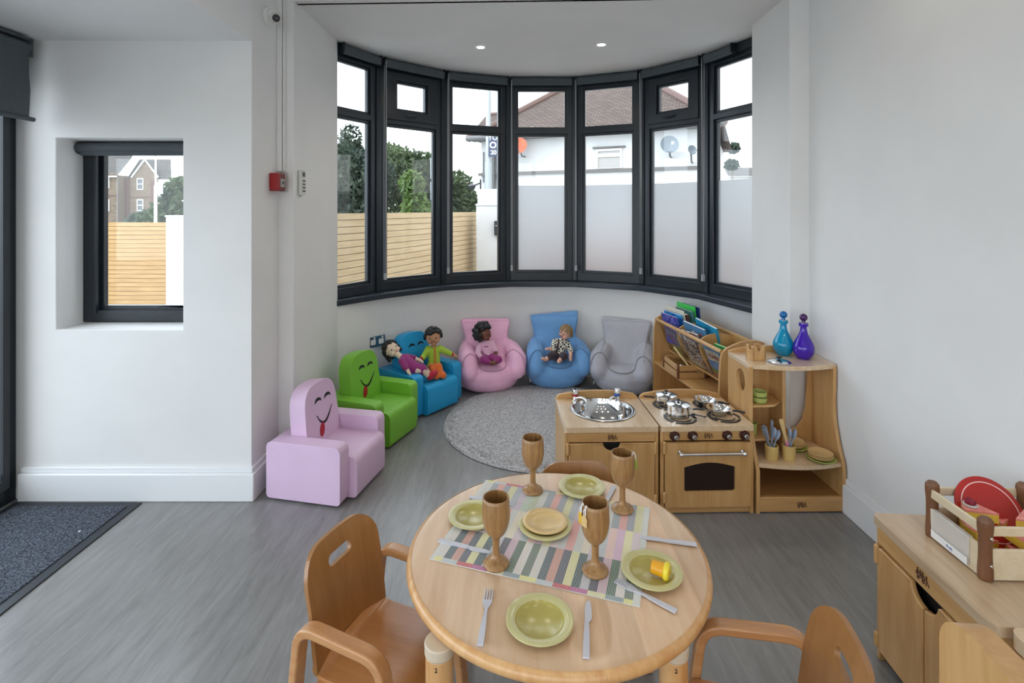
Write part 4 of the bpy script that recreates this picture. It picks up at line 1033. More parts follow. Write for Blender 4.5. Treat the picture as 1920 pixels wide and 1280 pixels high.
# ---------------------------------------------------------------- toy kitchen
def wagon_mark(parent, loc, rot, s=1.0, name='maker_mark'):
    """small brown pictogram: children riding and pushing a little wagon"""
    bm = B(); k = .001 * s
    def st(pts, w_=.8): tube(bm, [Vector((x * k, 0, z * k)) for x, z in pts], w_ * k, 6)
    st([(-12, -2), (9, -2)], .9); st([(-12, -2), (-13, 3)], .8); st([(9, -2), (9, 3)], .8); st([(-12, 1), (9, 1)], .6)
    for x in (-8, 5):
        st([(x + 2.4 * math.cos(a), -6 + 2.4 * math.sin(a)) for a in [2 * PI * i / 12 for i in range(13)]], .9)
    for x, l_ in ((-9, 1), (-2, 0), (4, 1)):
        ball(bm, (x * k, 0, (9 + l_) * k), 1.7 * k, 8); st([(x, 7 + l_), (x + 1, 1)], 1.1); st([(x, 6 + l_), (x + 3.5, 3 + l_)], .7); st([(x, 6 + l_), (x - 3, 4)], .7)
    ball(bm, (13.5 * k, 0, 8 * k), 1.7 * k, 8); st([(13.5, 6.5), (14.5, 0)], 1.2); st([(14.5, 0), (12, -4), (13, -8)], .9); st([(14.5, 0), (18, -3), (20, -7)], .9); st([(13.5, 5), (9.5, 3)], .7)
    return mk(name, bm, M['brown'], parent, loc=loc, rot=rot)
KR = R(1.6); W2 = .2325; DP = .40; HT = .438
def unit_base(t, h=HT):
    bm = B()
    box(bm, -W2, -W2 + .018, .004, DP, .0, h - .026); mk('side_panel', bm, M['birch'], t, .003)
    bm = B(); box(bm, W2 - .018, W2, .004, DP, .0, h - .026); mk('side_panel', bm, M['birch'], t, .003)
    bm = B(); box(bm, -W2 + .018, W2 - .018, DP - .012, DP - .004, .03, h - .026); mk('back_panel', bm, M['birch'], t)
    bm = B(); box(bm, -W2 + .018, W2 - .018, .02, DP - .012, .034, .046); mk('bottom_board', bm, M['birch_h'], t)
    bm = B(); box(bm, -W2 + .018, W2 - .018, .012, .028, .004, .034); mk('plinth', bm, M['birch_h'], t, .002)
def splash(t, y=DP):
    bm = B(); q = [(-W2 + .002, HT - .005)]
    for i in range(25):
        x = -1 + 2 * i / 24; z = HT + .018 + .026 * (1 - abs(x) ** 2.2)
        if i in (0, 24): z = HT + .006
        q.append((x * (W2 - .002), z))
    q.append((W2 - .002, HT - .005)); prism(bm, q, y - .020, y, 'xz'); mk('splashback', bm, M['birch_h'], t, .006, 3)
def hinge(parent, x, z0, z1):
    bm = B(); caps(bm, (x, -.006, z0 + .01), (x, -.006, z1 - .01), .0085, n=12); mk('hinge_block', bm, M['birch'], parent, .002)
def place(x, y): return (x, y, 0)
# sink unit
S = thing('toy_sink_unit', 'wooden toy sink unit with round steel bowl and two taps', 'play sink', (.488, 2.540, 0), KR, 'wooden play kitchen units')
unit_base(S)
bm = B(); prism(bm, [rrect(-W2, W2, -.006, DP, (.012, .012, .004, .004)), circ(0, .222, .153, 48)], HT - .026, HT, 'xy'); mk('worktop', bm, M['birch_top'], S, .006, 3)
splash(S)
bm = B(); box(bm, -W2 + .018, W2 - .018, .002, .018, .362, HT - .026); ap = mk('apron', bm, M['birch_h'], S, .002)
wagon_mark(ap, (.0, .001, .384), (0, 0, 0), 1.45)
bm = B(); T = Matrix.Translation((0, .222, HT))
lathe(bm, [(.168, .0005), (.170, .004), (.165, .006), (.152, .004), (.149, -.008), (.138, -.045), (.11, -.075), (.06, -.090), (0, -.093), ], 64, T)
lathe(bm, [(.168, .0005), (.150, -.002), (.140, -.046), (.11, -.078), (.06, -.093), (0, -.096)], 64, T)
mk('sink_bowl', bm, M['sinksteel'] if 'sinksteel' in M else mat('polished_steel', (.58, .58, .58, 1), .10, 1), S, ang=60)
def tap(x, ring, lab, dx):
    bm = B(); T = Matrix.Translation((x, .348, HT))
    lathe(bm, [(0, 0), (.017, 0), (.017, .004), (.013, .008), (.0125, .028), (0, .028)], 24, T)
    tube(bm, arcpts([(x, .345, HT + .019), (x + dx * .030, .322, HT + .028), (x + dx * .050, .300, HT + .026), (x + dx * .054, .296, HT + .010)], .008), .0075, 12)
    a = mk('tap', bm, M['chrome'], S)
    bm = B(); lathe(bm, [(0, .040), (.015, .040), (.0165, .044), (.0165, .060), (.013, .066), (0, .067)], 24, T)
    for k in range(8): cyl(bm, T @ V(.015 * math.cos(k * PI / 4), .015 * math.sin(k * PI / 4), .042), T @ V(.015 * math.cos(k * PI / 4), .015 * math.sin(k * PI / 4), .062), .0035, n=8)
    mk('tap_handle', bm, M['chrome'], a)
    bm = B(); lathe(bm, [(0, .028), (.0165, .028), (.0175, .031), (.0175, .037), (.0165, .040), (0, .040)], 24, T); r_ = mk('colour_ring', bm, ring, a); r_['label'] = lab
tap(-.128, M['red'], 'red ring on the hot tap', 1); tap(.108, M['blue'], 'blue ring on the cold tap', -1)
def cutdoor(t, sgn, h0, h1, x_in, x_out, r=.040, ry=.036):
    """door with a quarter-round finger cut at its upper inner corner"""
    q = [(sgn * x_out, h0), (sgn * x_in, h0)]
    for i in range(11):
        a = PI / 2 * i / 10; q.append((sgn * (x_in + r * math.sin(a)), h1 - ry * math.cos(a)))
    q.append((sgn * x_out, h1)); bm = B(); prism(bm, q, -.006, .010, 'xz'); return mk('door', bm, M['birch'], t, .005, 3)
for sg in (-1, 1):
    d = cutdoor(S, sg, .040, .358, .0015, .212)
    hinge(d, sg * .216, .300, .368); hinge(d, sg * .216, .05, .11)
bm = B(); box(bm, -.2, .2, .03, .034, .05, .36); mk('interior_shade', bm, M['dark'], S)  # dark sheet painted as the shade behind the doors

# stove unit
T_ = thing('toy_cooker', 'wooden toy cooker with four black ring burners and oven door', 'play cooker', (.962, 2.553, 0), KR, 'wooden play kitchen units')
unit_base(T_)
bm = B(); prism(bm, rrect(-W2, W2, -.006, DP, (.012, .012, .004, .004)), HT - .026, HT, 'xy'); mk('worktop', bm, M['birch_top'], T_, .006, 3)
splash(T_)
bm = B(); box(bm, -W2 + .018, W2 - .018, .002, .018, .365, HT - .026); ap = mk('control_panel', bm, M['birch_h'], T_, .002)
wagon_mark(ap, (.002, .001, .386), (0, 0, 0), 1.45)
for x in (-.165, -.075, .096, .182):
    bm = B(); T = Matrix.Translation((x, .002, .391)) @ Matrix.Rotation(R(90), 4, 'X')
    prism(bm, [(.0235 * (1 + (.06 if k % 3 == 0 else 0)) * math.cos(k * PI / 18), .0235 * (1 + (.06 if k % 3 == 0 else 0)) * math.sin(k * PI / 18)) for k in range(36)], 0, .012, 'xy', T); kb = mk('control_knob', bm, M['knob'], T_, .001)
    bm = B(); T2 = T @ Matrix.Translation((.004, -.002, 0)); lathe(bm, [(0, .012), (.0115, .012), (.0115, .026), (.010, .028), (0, .028)], 20, T2); mk('knob_cap', bm, M['steel'], kb)
q0 = rrect(-.212, .212, .042, .358, .008, 4)
q1 = rrect(-.118, .135, .118, .246, (.012, .012, .004, .004), 4)
q1 = [p_ for p_ in q1 if p_[1] < .24] + [(.135 - .253 * k / 12, .238 + .022 * math.sin(PI * k / 12)) for k in range(13)]
bm = B(); prism(bm, [q0, q1], -.008, .010, 'xz'); od = mk('oven_door', bm, M['birch'], T_, .005, 3)
bm = B(); box(bm, -.125, .142, .003, .006, .11, .265); mk('oven_window', bm, M['ovenglass'], od)
hinge(od, -.216, .300, .368); hinge(od, -.216, .06, .12)
bm = B(); cyl(bm, (-.140, -.034, .312), (.170, -.034, .312), .0068, n=16)
for x in (-.140, .170): ball(bm, (x, -.034, .312), .0115, 14); cyl(bm, (x, -.034, .312), (x, -.004, .312), .006, n=12); cyl(bm, (x, -.012, .312), (x, -.006, .312), .011, n=16)
mk('oven_handle', bm, M['chrome'], od)
BUR = [(-.100, .098), (.128, .105), (-.105, .272), (.118, .275)]
for bx_, by_ in BUR:
    bm = B()
    def arc(r, a0, a1, w_):
        n_ = max(4, int((a1 - a0) / 8)); o = [(bx_ + (r + w_) * math.cos(R(a0 + (a1 - a0) * k / n_)), by_ + (r + w_) * math.sin(R(a0 + (a1 - a0) * k / n_))) for k in range(n_ + 1)]
        i_ = [(bx_ + (r - w_) * math.cos(R(a0 + (a1 - a0) * k / n_)), by_ + (r - w_) * math.sin(R(a0 + (a1 - a0) * k / n_))) for k in range(n_, -1, -1)]
        prism(bm, o + i_, HT - .001, HT + .0035, 'xy')
    arc(.074, 235, 335, .006); arc(.074, 150, 222, .009); arc(.074, 40, 140, .006); arc(.074, -10, 30, .006); arc(.052, 190, 330, .0035); arc(.052, 20, 160, .0035)
    mk('burner_ring', bm, M['black'], T_, .001, 2)

# pots and pans
M['tin'] = noisy('toy_pan_steel', (.72, .72, .72, 1), (.80, .80, .80, 1), 6, .14, metal=1)
def onstove(x, y, z=HT + .004):
    return T_.matrix_basis @ Vector((x, y, z))
def handle(bm, p, d, l_=.07, w_=.007, h=.004, lift=.006):
    d = Vector(d).normalized(); p = Vector(p)
    tube(bm, [p, p + d * l_ * .3 + V(0, 0, lift), p + d * l_ + V(0, 0, lift)], 1, sec=[(w_, -h), (w_, h), (-w_, h), (-w_, -h)])
def saucepan(label, x, y, ang, r=.040, h=.040):
    t = thing('saucepan', label, 'saucepan', onstove(x, y), R(ang), 'small steel pans on the toy cooker')
    bm = B(); lathe(bm, [(0, 0), (r * .92, 0), (r, .006), (r, h), (r + .003, h + .002), (r - .001, h + .001), (r - .003, .008), (0, .004)], 36); mk('pan_body', bm, M['tin'], t)
    bm = B(); lathe(bm, [(r + .004, h + .0025), (r + .004, h + .005), (r * .7, h + .012), (r * .3, h + .016), (0, h + .017)], 36); ld_ = mk('pan_lid', bm, M['tin'], t)
    bm = B(); cyl(bm, (0, 0, h + .016), (0, 0, h + .025), .004, n=10); ball(bm, (0, 0, h + .027), (.010, .010, .004), 14); mk('lid_knob', bm, M['black'], ld_)
    bm = B(); handle(bm, (r - .002, 0, h * .75), (1, 0, .1), .022, .006, .0015, .002); mk('handle_bracket', bm, M['tin'], t)
    bm = B(); handle(bm, (r + .016, 0, h * .80), (1, 0, .1), .058, .006, .0035, .003); mk('handle', bm, M['black'], t, .002)
    return t
saucepan('lidded steel saucepan at the back left of the toy cooker, handle pointing left', -.112, .285, 186, .052, .044)
saucepan('lidded steel saucepan at the front left of the toy cooker, handle pointing right', -.100, .128, -28, .055, .052)
t = thing('measuring_spoon', 'small black toy spoon lying on the cooker beside the front saucepan', 'spoon', onstove(-.016, .105, HT + .008), R(-35))
bm = B(); ball(bm, (-.012, 0, .004), (.012, .010, .005), 12); caps(bm, (0, 0, .004), (.045, 0, .004), .0032, n=8); caps(bm, (.045, -.008, .004), (.045, .010, .004), .0035, n=8); mk('spoon_body', bm, M['black'], t)
def strainer(label, x, y, ang, r=.046, tilt=0):
    t = thing('strainer', label, 'strainer', onstove(x, y), 0, 'small steel pans on the toy cooker', rot=(R(tilt), 0, R(ang)))
    bm = B()
    lathe(bm, [(0, 0), (r * .62, 0), (r * .70, .003), (r * .96, .026), (r * 1.06, .030), (r * 1.06, .032), (r * .94, .028), (r * .68, .006), (0, .003)], 40)
    b = mk('strainer_bowl', bm, M['tin'], t)
    bm = B(); rr = random.Random(2)
    for k in range(5):
        for j in range(max(1, k * 6)):
            a = 2 * PI * j / max(1, k * 6); q = k * r * .15; lathe(bm, [(0, 0), (.0018, 0), (0, .0003)], 6, Matrix.Translation((q * math.cos(a), q * math.sin(a), .0034)))
    mk('drain_holes', bm, M['dark'], b)
    bm = B(); handle(bm, (r, 0, .031), (1, 0, 0), .020, .008, .0012, .001); mk('handle_bracket', bm, M['tin'], t)
    bm = B(); handle(bm, (r + .016, 0, .032), (1, 0, 0), .060, .006, .004, .003); mk('handle', bm, M['black'], t, .002)
strainer('steel strainer pan on the back right burner of the toy cooker', .092, .262, -42, .054)
strainer('steel strainer pan on the front right burner of the toy cooker, nearest the knobs', .112, .140, -38, .056)

# ---------------------------------------------------------------- dresser shelf unit
Dm = thing('toy_dresser', 'curved wooden toy dresser with shelves beside the right wall', 'play dresser', (1.430, 2.562, 0), R(.6), 'wooden play kitchen units')
w2 = .224
# right side: deep at foot, sweeping back to a shallow top
side = [(.33, .0), (.33, .700)]
prof = [(.075, .700), (.075, .60), (.078, .52), (.072, .44), (.055, .37), (.032, .30), (.008, .25), (.0, .21), (.0, .0)]
def smooth(ps, n=4):
    o = []
    for i in range(len(ps) - 1):
        p0 = ps[max(0, i - 1)]; p1 = ps[i]; p2 = ps[i + 1]; p3 = ps[min(len(ps) - 1, i + 2)]
        for k in range(n):
            t = k / n; o.append(tuple(.5 * ((2 * p1[j]) + (-p0[j] + p2[j]) * t + (2 * p0[j] - 5 * p1[j] + 4 * p2[j] - p3[j]) * t * t + (-p0[j] + 3 * p1[j] - 3 * p2[j] + p3[j]) * t ** 3) for j in range(2)))
    o.append(ps[-1]); return o
bm = B(); prism(bm, side + smooth(prof[:-1]) + [prof[-1]], w2 - .018, w2, 'yz'); mk('side_panel', bm, M['birch'], Dm, .005, 3)
bm = B(); pl_ = [side + [(.075, .700), (.075, .40), (.055, .34), (.02, .25), (.0, .21), (.0, 0)], circ(.175, .605, .050, 36, .058)]
prism(bm, pl_, -w2, -w2 + .018, 'yz'); mk('side_panel', bm, M['birch'], Dm, .005, 3)
# top with bowed front and low rim
bm = B(); q = [(-w2, .33), (w2, .33), (w2 + .002, .085)] + [(w2 + .002 - (2 * w2 + .004) * k / 14, .085 - .040 * math.sin(PI * k / 14)) for k in range(1, 14)] + [(-w2 - .002, .085)]
prism(bm, q, .690, .712); mk('top_board', bm, M['birch_top'], Dm, .006, 3)
bm = B(); q = [(-w2, .712)] + [(-w2 + 2 * w2 * k / 16, .716 + .030 * math.sin(PI * k / 16) ** .6) for k in range(17)] + [(w2, .712)]
prism(bm, q, .315, .33, 'xz'); mk('top_rim', bm, M['birch_h'], Dm, .004)
# middle deck, bowed
bm = B(); q = [(-w2 + .018, .32), (w2 - .018, .32), (w2 - .018, .014)] + [(w2 - .018 - (2 * w2 - .036) * k / 14, .014 - .030 * math.sin(PI * k / 14)) for k in range(1, 14)] + [(-w2 + .018, .014)]
prism(bm, q, .222, .242); mk('deck_shelf', bm, M['birch_top'], Dm, .006, 3)
bm = B(); box(bm, -w2 + .018, w2 - .018, .02, .318, .062, .076); mk('bottom_shelf', bm, M['darkwood'], Dm)
bm = B(); box(bm, -w2 + .018, w2 - .018, .004, .022, .006, .078); pb = mk('front_board', bm, M['birch_h'], Dm, .003)
wagon_mark(pb, (.0, .003, .040), (0, 0, 0), 1.45)
bm = B(); box(bm, -w2 + .018, w2 - .018, .318, .326, .06, .222); mk('lower_back', bm, M['darkwood'], Dm)
# back panel with the tall U opening
U = [( -.002, .688), (-.002, .50), (.002, .44), (.012, .38), (.040, .325), (.085, .300), (.125, .315), (.155, .36), (.172, .43), (.180, .52), (.180, .688)]
bm = B(); prism(bm, [(-w2 + .018, .242), (w2 - .018, .242), (w2 - .018, .690), (.201, .690)] + U[::-1][1:-1] + [(-.002, .690), (-w2 + .018, .690)], .262, .270, 'xz')
mk('back_panel', bm, M['birch'], Dm)
bm = B(); box(bm, -.030, -.014, .12, .262, .242, .690); mk('divider', bm, M['birch'], Dm, .003)
for z in (.335, .505):
    bm = B(); prism(bm, [(-w2 + .018, .262), (-.030, .262), (-.030, .14), (-.09, .085), (-w2 + .018, .075)], z - .012, z); mk('small_shelf', bm, M['birch_h'], Dm, .003)
def ond(x, y, z): return Dm.matrix_basis @ Vector((x, y, z))
# on the dresser
def bottle(label, x, y, body, stop, r=.046):
    t = thing('glass_bottle', label, 'bottle', ond(x, y, .7125), 0, 'coloured glass bottles on the dresser')
    bm = B(); lathe(bm, smooth([(0, .0), (.024, .0), (.030, .004), (.040, .018), (r, .040), (r * .96, .060), (r * .70, .088), (.020, .112), (.0145, .132), (.0135, .150)], 3) + [(.0195, .150), (.0205, .158), (.0195, .165), (.014, .165), (0, .160)], 40)
    t.scale = (1.14,) * 3
    mk('bottle_body', bm, body, t, ang=60)
    bm = B(); cyl(bm, (0, 0, .1655), (0, 0, .176), .008, .006, 14); ball(bm, (0, 0, .190), (.0175, .0175, .0175), 20); mk('stopper', bm, stop, t)
def cglass(name, c, e):
    m = mat(name, c, .08, 0, .6); p = m.node_tree.nodes['Principled BSDF']; p.inputs['Transmission Weight'].default_value = e; p.inputs['Coat Weight'].default_value = 1; p.inputs['Coat Roughness'].default_value = .05; p.inputs['IOR'].default_value = 1.15; return m
tq = cglass('turquoise_glass', srgb(0, 158, 206), .35); tq2 = cglass('deep_turquoise_glass', srgb(0, 106, 180), .2)
pp = cglass('violet_glass', srgb(70, 18, 186), .3); pp2 = cglass('dark_violet_glass', srgb(70, 16, 90), .2)
bottle('turquoise glass bottle with round stopper on the dresser', .050, .262, tq, tq2)
bottle('violet glass bottle with dark round stopper on the dresser', .119, .190, pp, pp2)
t = thing('wooden_castle_block', 'small square wooden pot with notched rim on the dresser top', 'block', ond(-.141, .180, .7125), R(8)); t.scale = (1.25,) * 3
bm = B(); s_ = .028
for sx, sy in ((1, 0), (-1, 0), (0, 1), (0, -1)):
    a = Matrix.Rotation(math.atan2(sy, sx), 4, 'Z')
    prism(bm, [(-s_, 0), (s_, 0), (s_, .058), (.010, .058), (.010, .046), (.005, .040), (-.005, .040), (-.010, .046), (-.010, .058), (-s_, .058)], s_ - .006, s_, 'yz', a)
box(bm, -s_ + .001, s_ - .001, -s_ + .001, s_ - .001, 0, .006)
mk('block_body', bm, M['birch'], t, .001)
t = thing('pan_lid', 'loose steel pan lid with black knob lying on the dresser top', 'lid', ond(-.046, .125, .7125)); t.scale = (1.2,) * 3
bm = B(); lathe(bm, [(0, 0), (.046, 0), (.047, .002), (.036, .006), (.015, .010), (0, .011)], 36); mk('lid_disc', bm, M['tin'], t)
bm = B(); cyl(bm, (0, 0, .010), (0, 0, .018), .004, n=10); ball(bm, (0, 0, .021), (.013, .010, .004), 14); mk('lid_knob', bm, M['black'], t)
for lab, z in (('lower of the two stacked green bowls on the dresser\'s small shelf', .5055), ('upper of the two stacked green bowls on the dresser\'s small shelf', .5345)):
    bm = B(); lathe(bm, [(0, 0), (.030, 0), (.037, .008), (.038, .028), (.036, .029), (.034, .010), (0, .005)], 36); o = mk('toy_bowl', bm, M['bowl'], None); o.location = ond(-.150, .125, z); tag(o, lab, 'bowl', 'stacked green bowls')
bm = B(); lathe(bm, [(0, 0), (.024, 0), (.027, .06), (.025, .06), (.022, .004), (0, .004)], 28); o = mk('beaker', bm, M['bowl'], None); o.location = ond(-.182, .14, .3355); tag(o, 'single greenish beaker in the dark lower compartment of the dresser', 'beaker')
ut_profiles = {}
def utensil(label, p, d, kind, m, roll=0):
    """p foot, d direction (upwards); spoon, spatula or tongs"""
    d = Vector(d).normalized(); t = thing(kind, label, kind.replace('_', ' '), p, 0, 'toy utensils standing in the cups')
    q = frame_at((0, 0, 0), d).to_quaternion(); t.rotation_euler = (q @ Matrix.Rotation(roll, 3, 'Z').to_quaternion()).to_euler()
    bm = B(); L_ = .155
    if kind == 'toy_ladle': L_ = .17
    tube(bm, [(0, 0, 0), (0, .001, .05), (0, 0, L_ * .66)], 1, sec=[(.0045, -.002), (.0045, .002), (-.0045, .002), (-.0045, -.002)], up=(0, 1, 0)); mk('handle', bm, m, t, .001)
    bm = B()
    if kind == 'toy_spoon': ball(bm, (0, .0, L_ * .80), (.0185, .006, .027), 18)
    elif kind == 'toy_spatula': prism(bm, [(-.006, L_ * .62), (.006, L_ * .62), (.017, L_ * .75), (.018, L_ * 1.02), (.0, L_ * 1.08), (-.018, L_ * 1.0), (-.017, L_ * .75)], -.002, .002, 'xz')
    else: tube(bm, [(0, 0, L_ * .60), (0, 0, L_ * .8), (.006, -.004, L_ * .93), (.018, -.008, L_ * 1.1)], 1, sec=[(.010, -.002), (.010, .002), (-.010, .002), (-.010, -.002)], up=(0, 1, 0))
    mk('utensil_head', bm, m, t, .001); return t
def cup(label, x, y, m=None):
    bm = B(); lathe(bm, [(0, 0), (.029, 0), (.030, .003), (.032, .070), (.0300, .071), (.028, .004), (0, .004)], 36); o = mk('utensil_cup', bm, m or M['cup'], None); o.location = ond(x, y, .2425); return tag(o, label, 'cup', 'yellow cups of utensils')
cup('yellow cup of blue-grey utensils on the left of the dresser deck', -.118, .060)
cup('yellow cup holding a wooden stick and spoons, right of its twin', -.030, .062)
c1 = ond(-.118, .060, .2475); c2 = ond(-.030, .062, .2475)
utensil('blue-grey toy spatula leaning left in the left cup', c1 + V(.008, 0, 0), (-.36, -.1, 1), 'toy_spatula', M['utensil'])
utensil('blue-grey toy fish slice leaning far left in the left cup', c1 + V(.0, .01, 0), (-.22, 0, 1), 'toy_spatula', M['utensil'], .3)
utensil('tall bent blue-grey utensil in the middle of the left cup', c1 + V(.0, .006, 0), (.05, .05, 1), 'toy_ladle', M['utensil'])
utensil('large blue-grey toy spoon leaning right in the left cup', c1 + V(-.012, -.005, 0), (.34, 0, 1), 'toy_spoon', M['utensil'])
utensil('blue-grey toy spoon behind another in the left cup', c1 + V(-.012, .008, 0), (.25, .08, 1), 'toy_spoon', M['utensil'], .3)
utensil('upright blue-grey toy spoon in the right cup', c2 + V(.002, 0, 0), (.02, 0, 1), 'toy_spoon', M['utensil'])
utensil('blue-grey toy spoon leaning right in the right cup', c2 + V(-.008, 0, 0), (.30, 0, 1), 'toy_spoon', M['utensil'])
t = thing('wooden_stick', 'flat wooden stick with pink lower end in the right cup', 'stick', c2 + V(.010, .005, 0), 0, rot=(0, R(-14), 0))
bm = B(); prism(bm, [(-.006, .08), (.006, .08), (.011, .195), (0, .200), (-.011, .195)], -.003, .003, 'xz'); mk('stick_blade', bm, M['wplate'], t, .001)
bm = B(); caps(bm, (0, 0, .01), (0, 0, .08), .0075, n=12); mk('pink_grip', bm, mat('pink_grip', srgb(222, 140, 170), .5), t)
def splate(label, x, y, z, r, m):
    bm = B(); lathe(bm, [(0, 0), (r * .62, 0), (r * .70, .003), (r, .009), (r + .001, .0115), (r * .93, .0125), (r * .72, .0075), (r * .64, .0055), (0, .0055)], 48)
    o = mk('toy_plate', bm, m, None); o.location = ond(x, y, z); return tag(o, label, 'plate', 'stacked toy plates on the dresser')
zz = .2425
splate('wide olive plate under the front stack of wooden plates', .128, .050, zz, .068, M['bowl'])
for k, w_ in enumerate(('lowest', 'second from the bottom', 'third from the bottom', 'topmost')):
    splate('small wooden plate, %s of the front stack on the dresser' % w_, .125, .052, zz + .008 + k * .0062, .056, M['wplate'])
splate('wide olive plate under the rear stack of wooden plates', .062, .185, zz, .068, M['bowl'])
for k, w_ in enumerate(('lowest', 'second from the bottom', 'third from the bottom', 'topmost')):
    splate('small wooden plate, %s of the rear stack on the dresser' % w_, .060, .187, zz + .008 + k * .0062, .055, M['wplate'])
bm = B(); ball(bm, (0, 0, .018), (.022, .022, .018), 14); o = mk('toy_fruit', bm, mat('orange_plastic', srgb(214, 96, 30), .4), None); o.location = ond(-.185, .10, .0765); tag(o, 'small orange toy piece tucked in the bottom left of the dresser', 'toy')

# ---------------------------------------------------------------- bookcase
Bk = thing('toy_bookcase', 'low wooden browser bookcase with dowel rail and clear front', 'bookcase', (1.255, 3.115, 0), R(98.0))
# local x runs along the case to the window, local +y is towards the room (front), -y the wall
LN = .98
def endpanel(x, name='end_panel'):
    q = smooth([(.012, 0), (.012, .2), (.010, .40), (.0, .60), (-.018, .648), (-.06, .675), (-.14, .70), (-.23, .705), (-.285, .69)], 4) + [(-.285, 0)]
    bm = B(); prism(bm, q, x, x + .018, 'yz'); return mk(name, bm, M['birch'], Bk, .005, 3)
endpanel(0); endpanel(LN - .018)
bm = B(); cyl(bm, (.015, -.012, .642), (LN - .015, -.012, .642), .0125, n=20); mk('dowel_rail', bm, M['birch_h'], Bk)
bm = B(); box(bm, .018, LN - .018, -.285, -.277, .02, .66); mk('back_board', bm, M['birch_h'], Bk)
bm = B(); box(bm, .01, LN - .01, -.290, -.272, .655, .675); mk('back_rail', bm, M['birch_h'], Bk, .004)
bm = B(); box(bm, .018, LN - .018, -.277, .005, .30, .315); mk('middle_shelf', bm, M['birch_h'], Bk, .002)
bm = B(); box(bm, .018, LN - .018, -.277, .005, .04, .055); mk('bottom_shelf', bm, M['birch_h'], Bk, .002)
bm = B(); box(bm, .018, LN - .018, -.277, -.110, .395, .403); mk('book_floor', bm, M['birch_h'], Bk)
for x in (.335, .655):
    q = smooth([(-.135, .40), (-.06, .52), (-.035, .60), (-.05, .64), (-.11, .668), (-.19, .672), (-.277, .655)], 4) + [(-.277, .40)]
    bm = B(); prism(bm, q, x - .006, x + .006, 'yz'); mk('divider', bm, M['birch'], Bk, .003)
bm = B(); add(bm, [(.02, -.018, .632), (LN - .02, -.018, .632), (LN - .02, -.120, .405), (.02, -.120, .405)], [(0, 1, 2, 3)]); add(bm, [(.02, -.021, .632), (.02, -.123, .405), (LN - .02, -.123, .405), (LN - .02, -.021, .632)], [(0, 1, 2, 3)])
mk('clear_front', bm, M['acrylic'], Bk)
bkM = Bk.matrix_basis.copy()
def cover(name, base, spots, sc_=18):
    m = mat(name, base, .35); n, l, p = nodes(m); t = n.new('ShaderNodeTexCoord'); v = n.new('ShaderNodeTexVoronoi'); v.inputs['Scale'].default_value = sc_
    r = n.new('ShaderNodeValToRGB'); e = r.color_ramp.elements; r.color_ramp.interpolation = 'CONSTANT'
    e[0].position = 0; e[0].color = base; e[1].position = .55; e[1].color = spots[0]
    for i, c in enumerate(spots[1:]): k = e.new(.7 + .12 * i); k.color = c
    sp = n.new('ShaderNodeSeparateColor'); l.new(t.outputs['Object'], v.inputs['Vector']); l.new(v.outputs['Color'], sp.inputs[0]); l.new(sp.outputs[0], r.inputs['Fac']); l.new(r.outputs['Color'], p.inputs['Base Color']); return m
M['paper'] = mat('page_edges', (.78, .75, .68, 1), .8)
def book(label, x, y, z, wx, hz, th, rot, m, extra=None, cat='book'):
    """cover in local xz, thickness along y; positioned in the bookcase frame"""
    t = thing('picture_book', label, cat, (0, 0, 0), 0, 'picture books in the bookcase')
    Mb = bkM @ Matrix.Translation((x, y, z)) @ Matrix.Rotation(rot[2], 4, 'Z') @ Matrix.Rotation(rot[1], 4, 'Y') @ Matrix.Rotation(rot[0], 4, 'X')
    t.matrix_basis = Mb
    bm = B(); box(bm, -wx / 2, wx / 2, -th / 2, -th / 2 + .0015, 0, hz); box(bm, -wx / 2, wx / 2, th / 2 - .0015, th / 2, 0, hz); box(bm, -wx / 2 - .001, -wx / 2 + .0005, -th / 2, th / 2, 0, hz); mk('cover', bm, m, t)
    bm = B(); box(bm, -wx / 2 + .001, wx / 2 - .003, -th / 2 + .0015, th / 2 - .0015, .002, hz - .002); mk('pages', bm, M['paper'], t)
    if extra: extra(t, wx, hz, th)
    return t
cb1 = cover('blue_star_cover', srgb(54, 60, 150), [srgb(80, 90, 180), srgb(110, 110, 190)], 60)
cb2 = cover('sky_cover', srgb(36, 134, 204), [srgb(60, 160, 220), srgb(20, 90, 170)], 20)
cb3 = mat('green_cover', srgb(70, 200, 90), .4); cb4 = mat('navy_cover', srgb(30, 52, 110), .4); cb5 = mat('brown_cover', srgb(92, 60, 56), .5)
cb6 = mat('teal_cover', srgb(70, 130, 128), .4); cb7 = cover('aqua_cover', srgb(40, 150, 190), [srgb(70, 150, 180), srgb(40, 130, 170)], 16)
cb8 = cover('collage_cover', srgb(120, 96, 96), [srgb(200, 190, 186), srgb(80, 60, 70), srgb(170, 120, 110)], 45)
cb9 = cover('grey_blue_cover', srgb(84, 134, 176), [srgb(90, 142, 184)], 20); cb10 = mat('ochre_cover', srgb(222, 170, 80), .4)
cb11 = cover('family_cover', srgb(220, 206, 190), [srgb(90, 90, 120), srgb(200, 140, 110), srgb(110, 80, 70)], 70)
cb12 = cover('purple_green_cover', srgb(96, 74, 170), [srgb(110, 84, 184)], 12); cream = mat('cream_cover', srgb(226, 220, 200), .5)
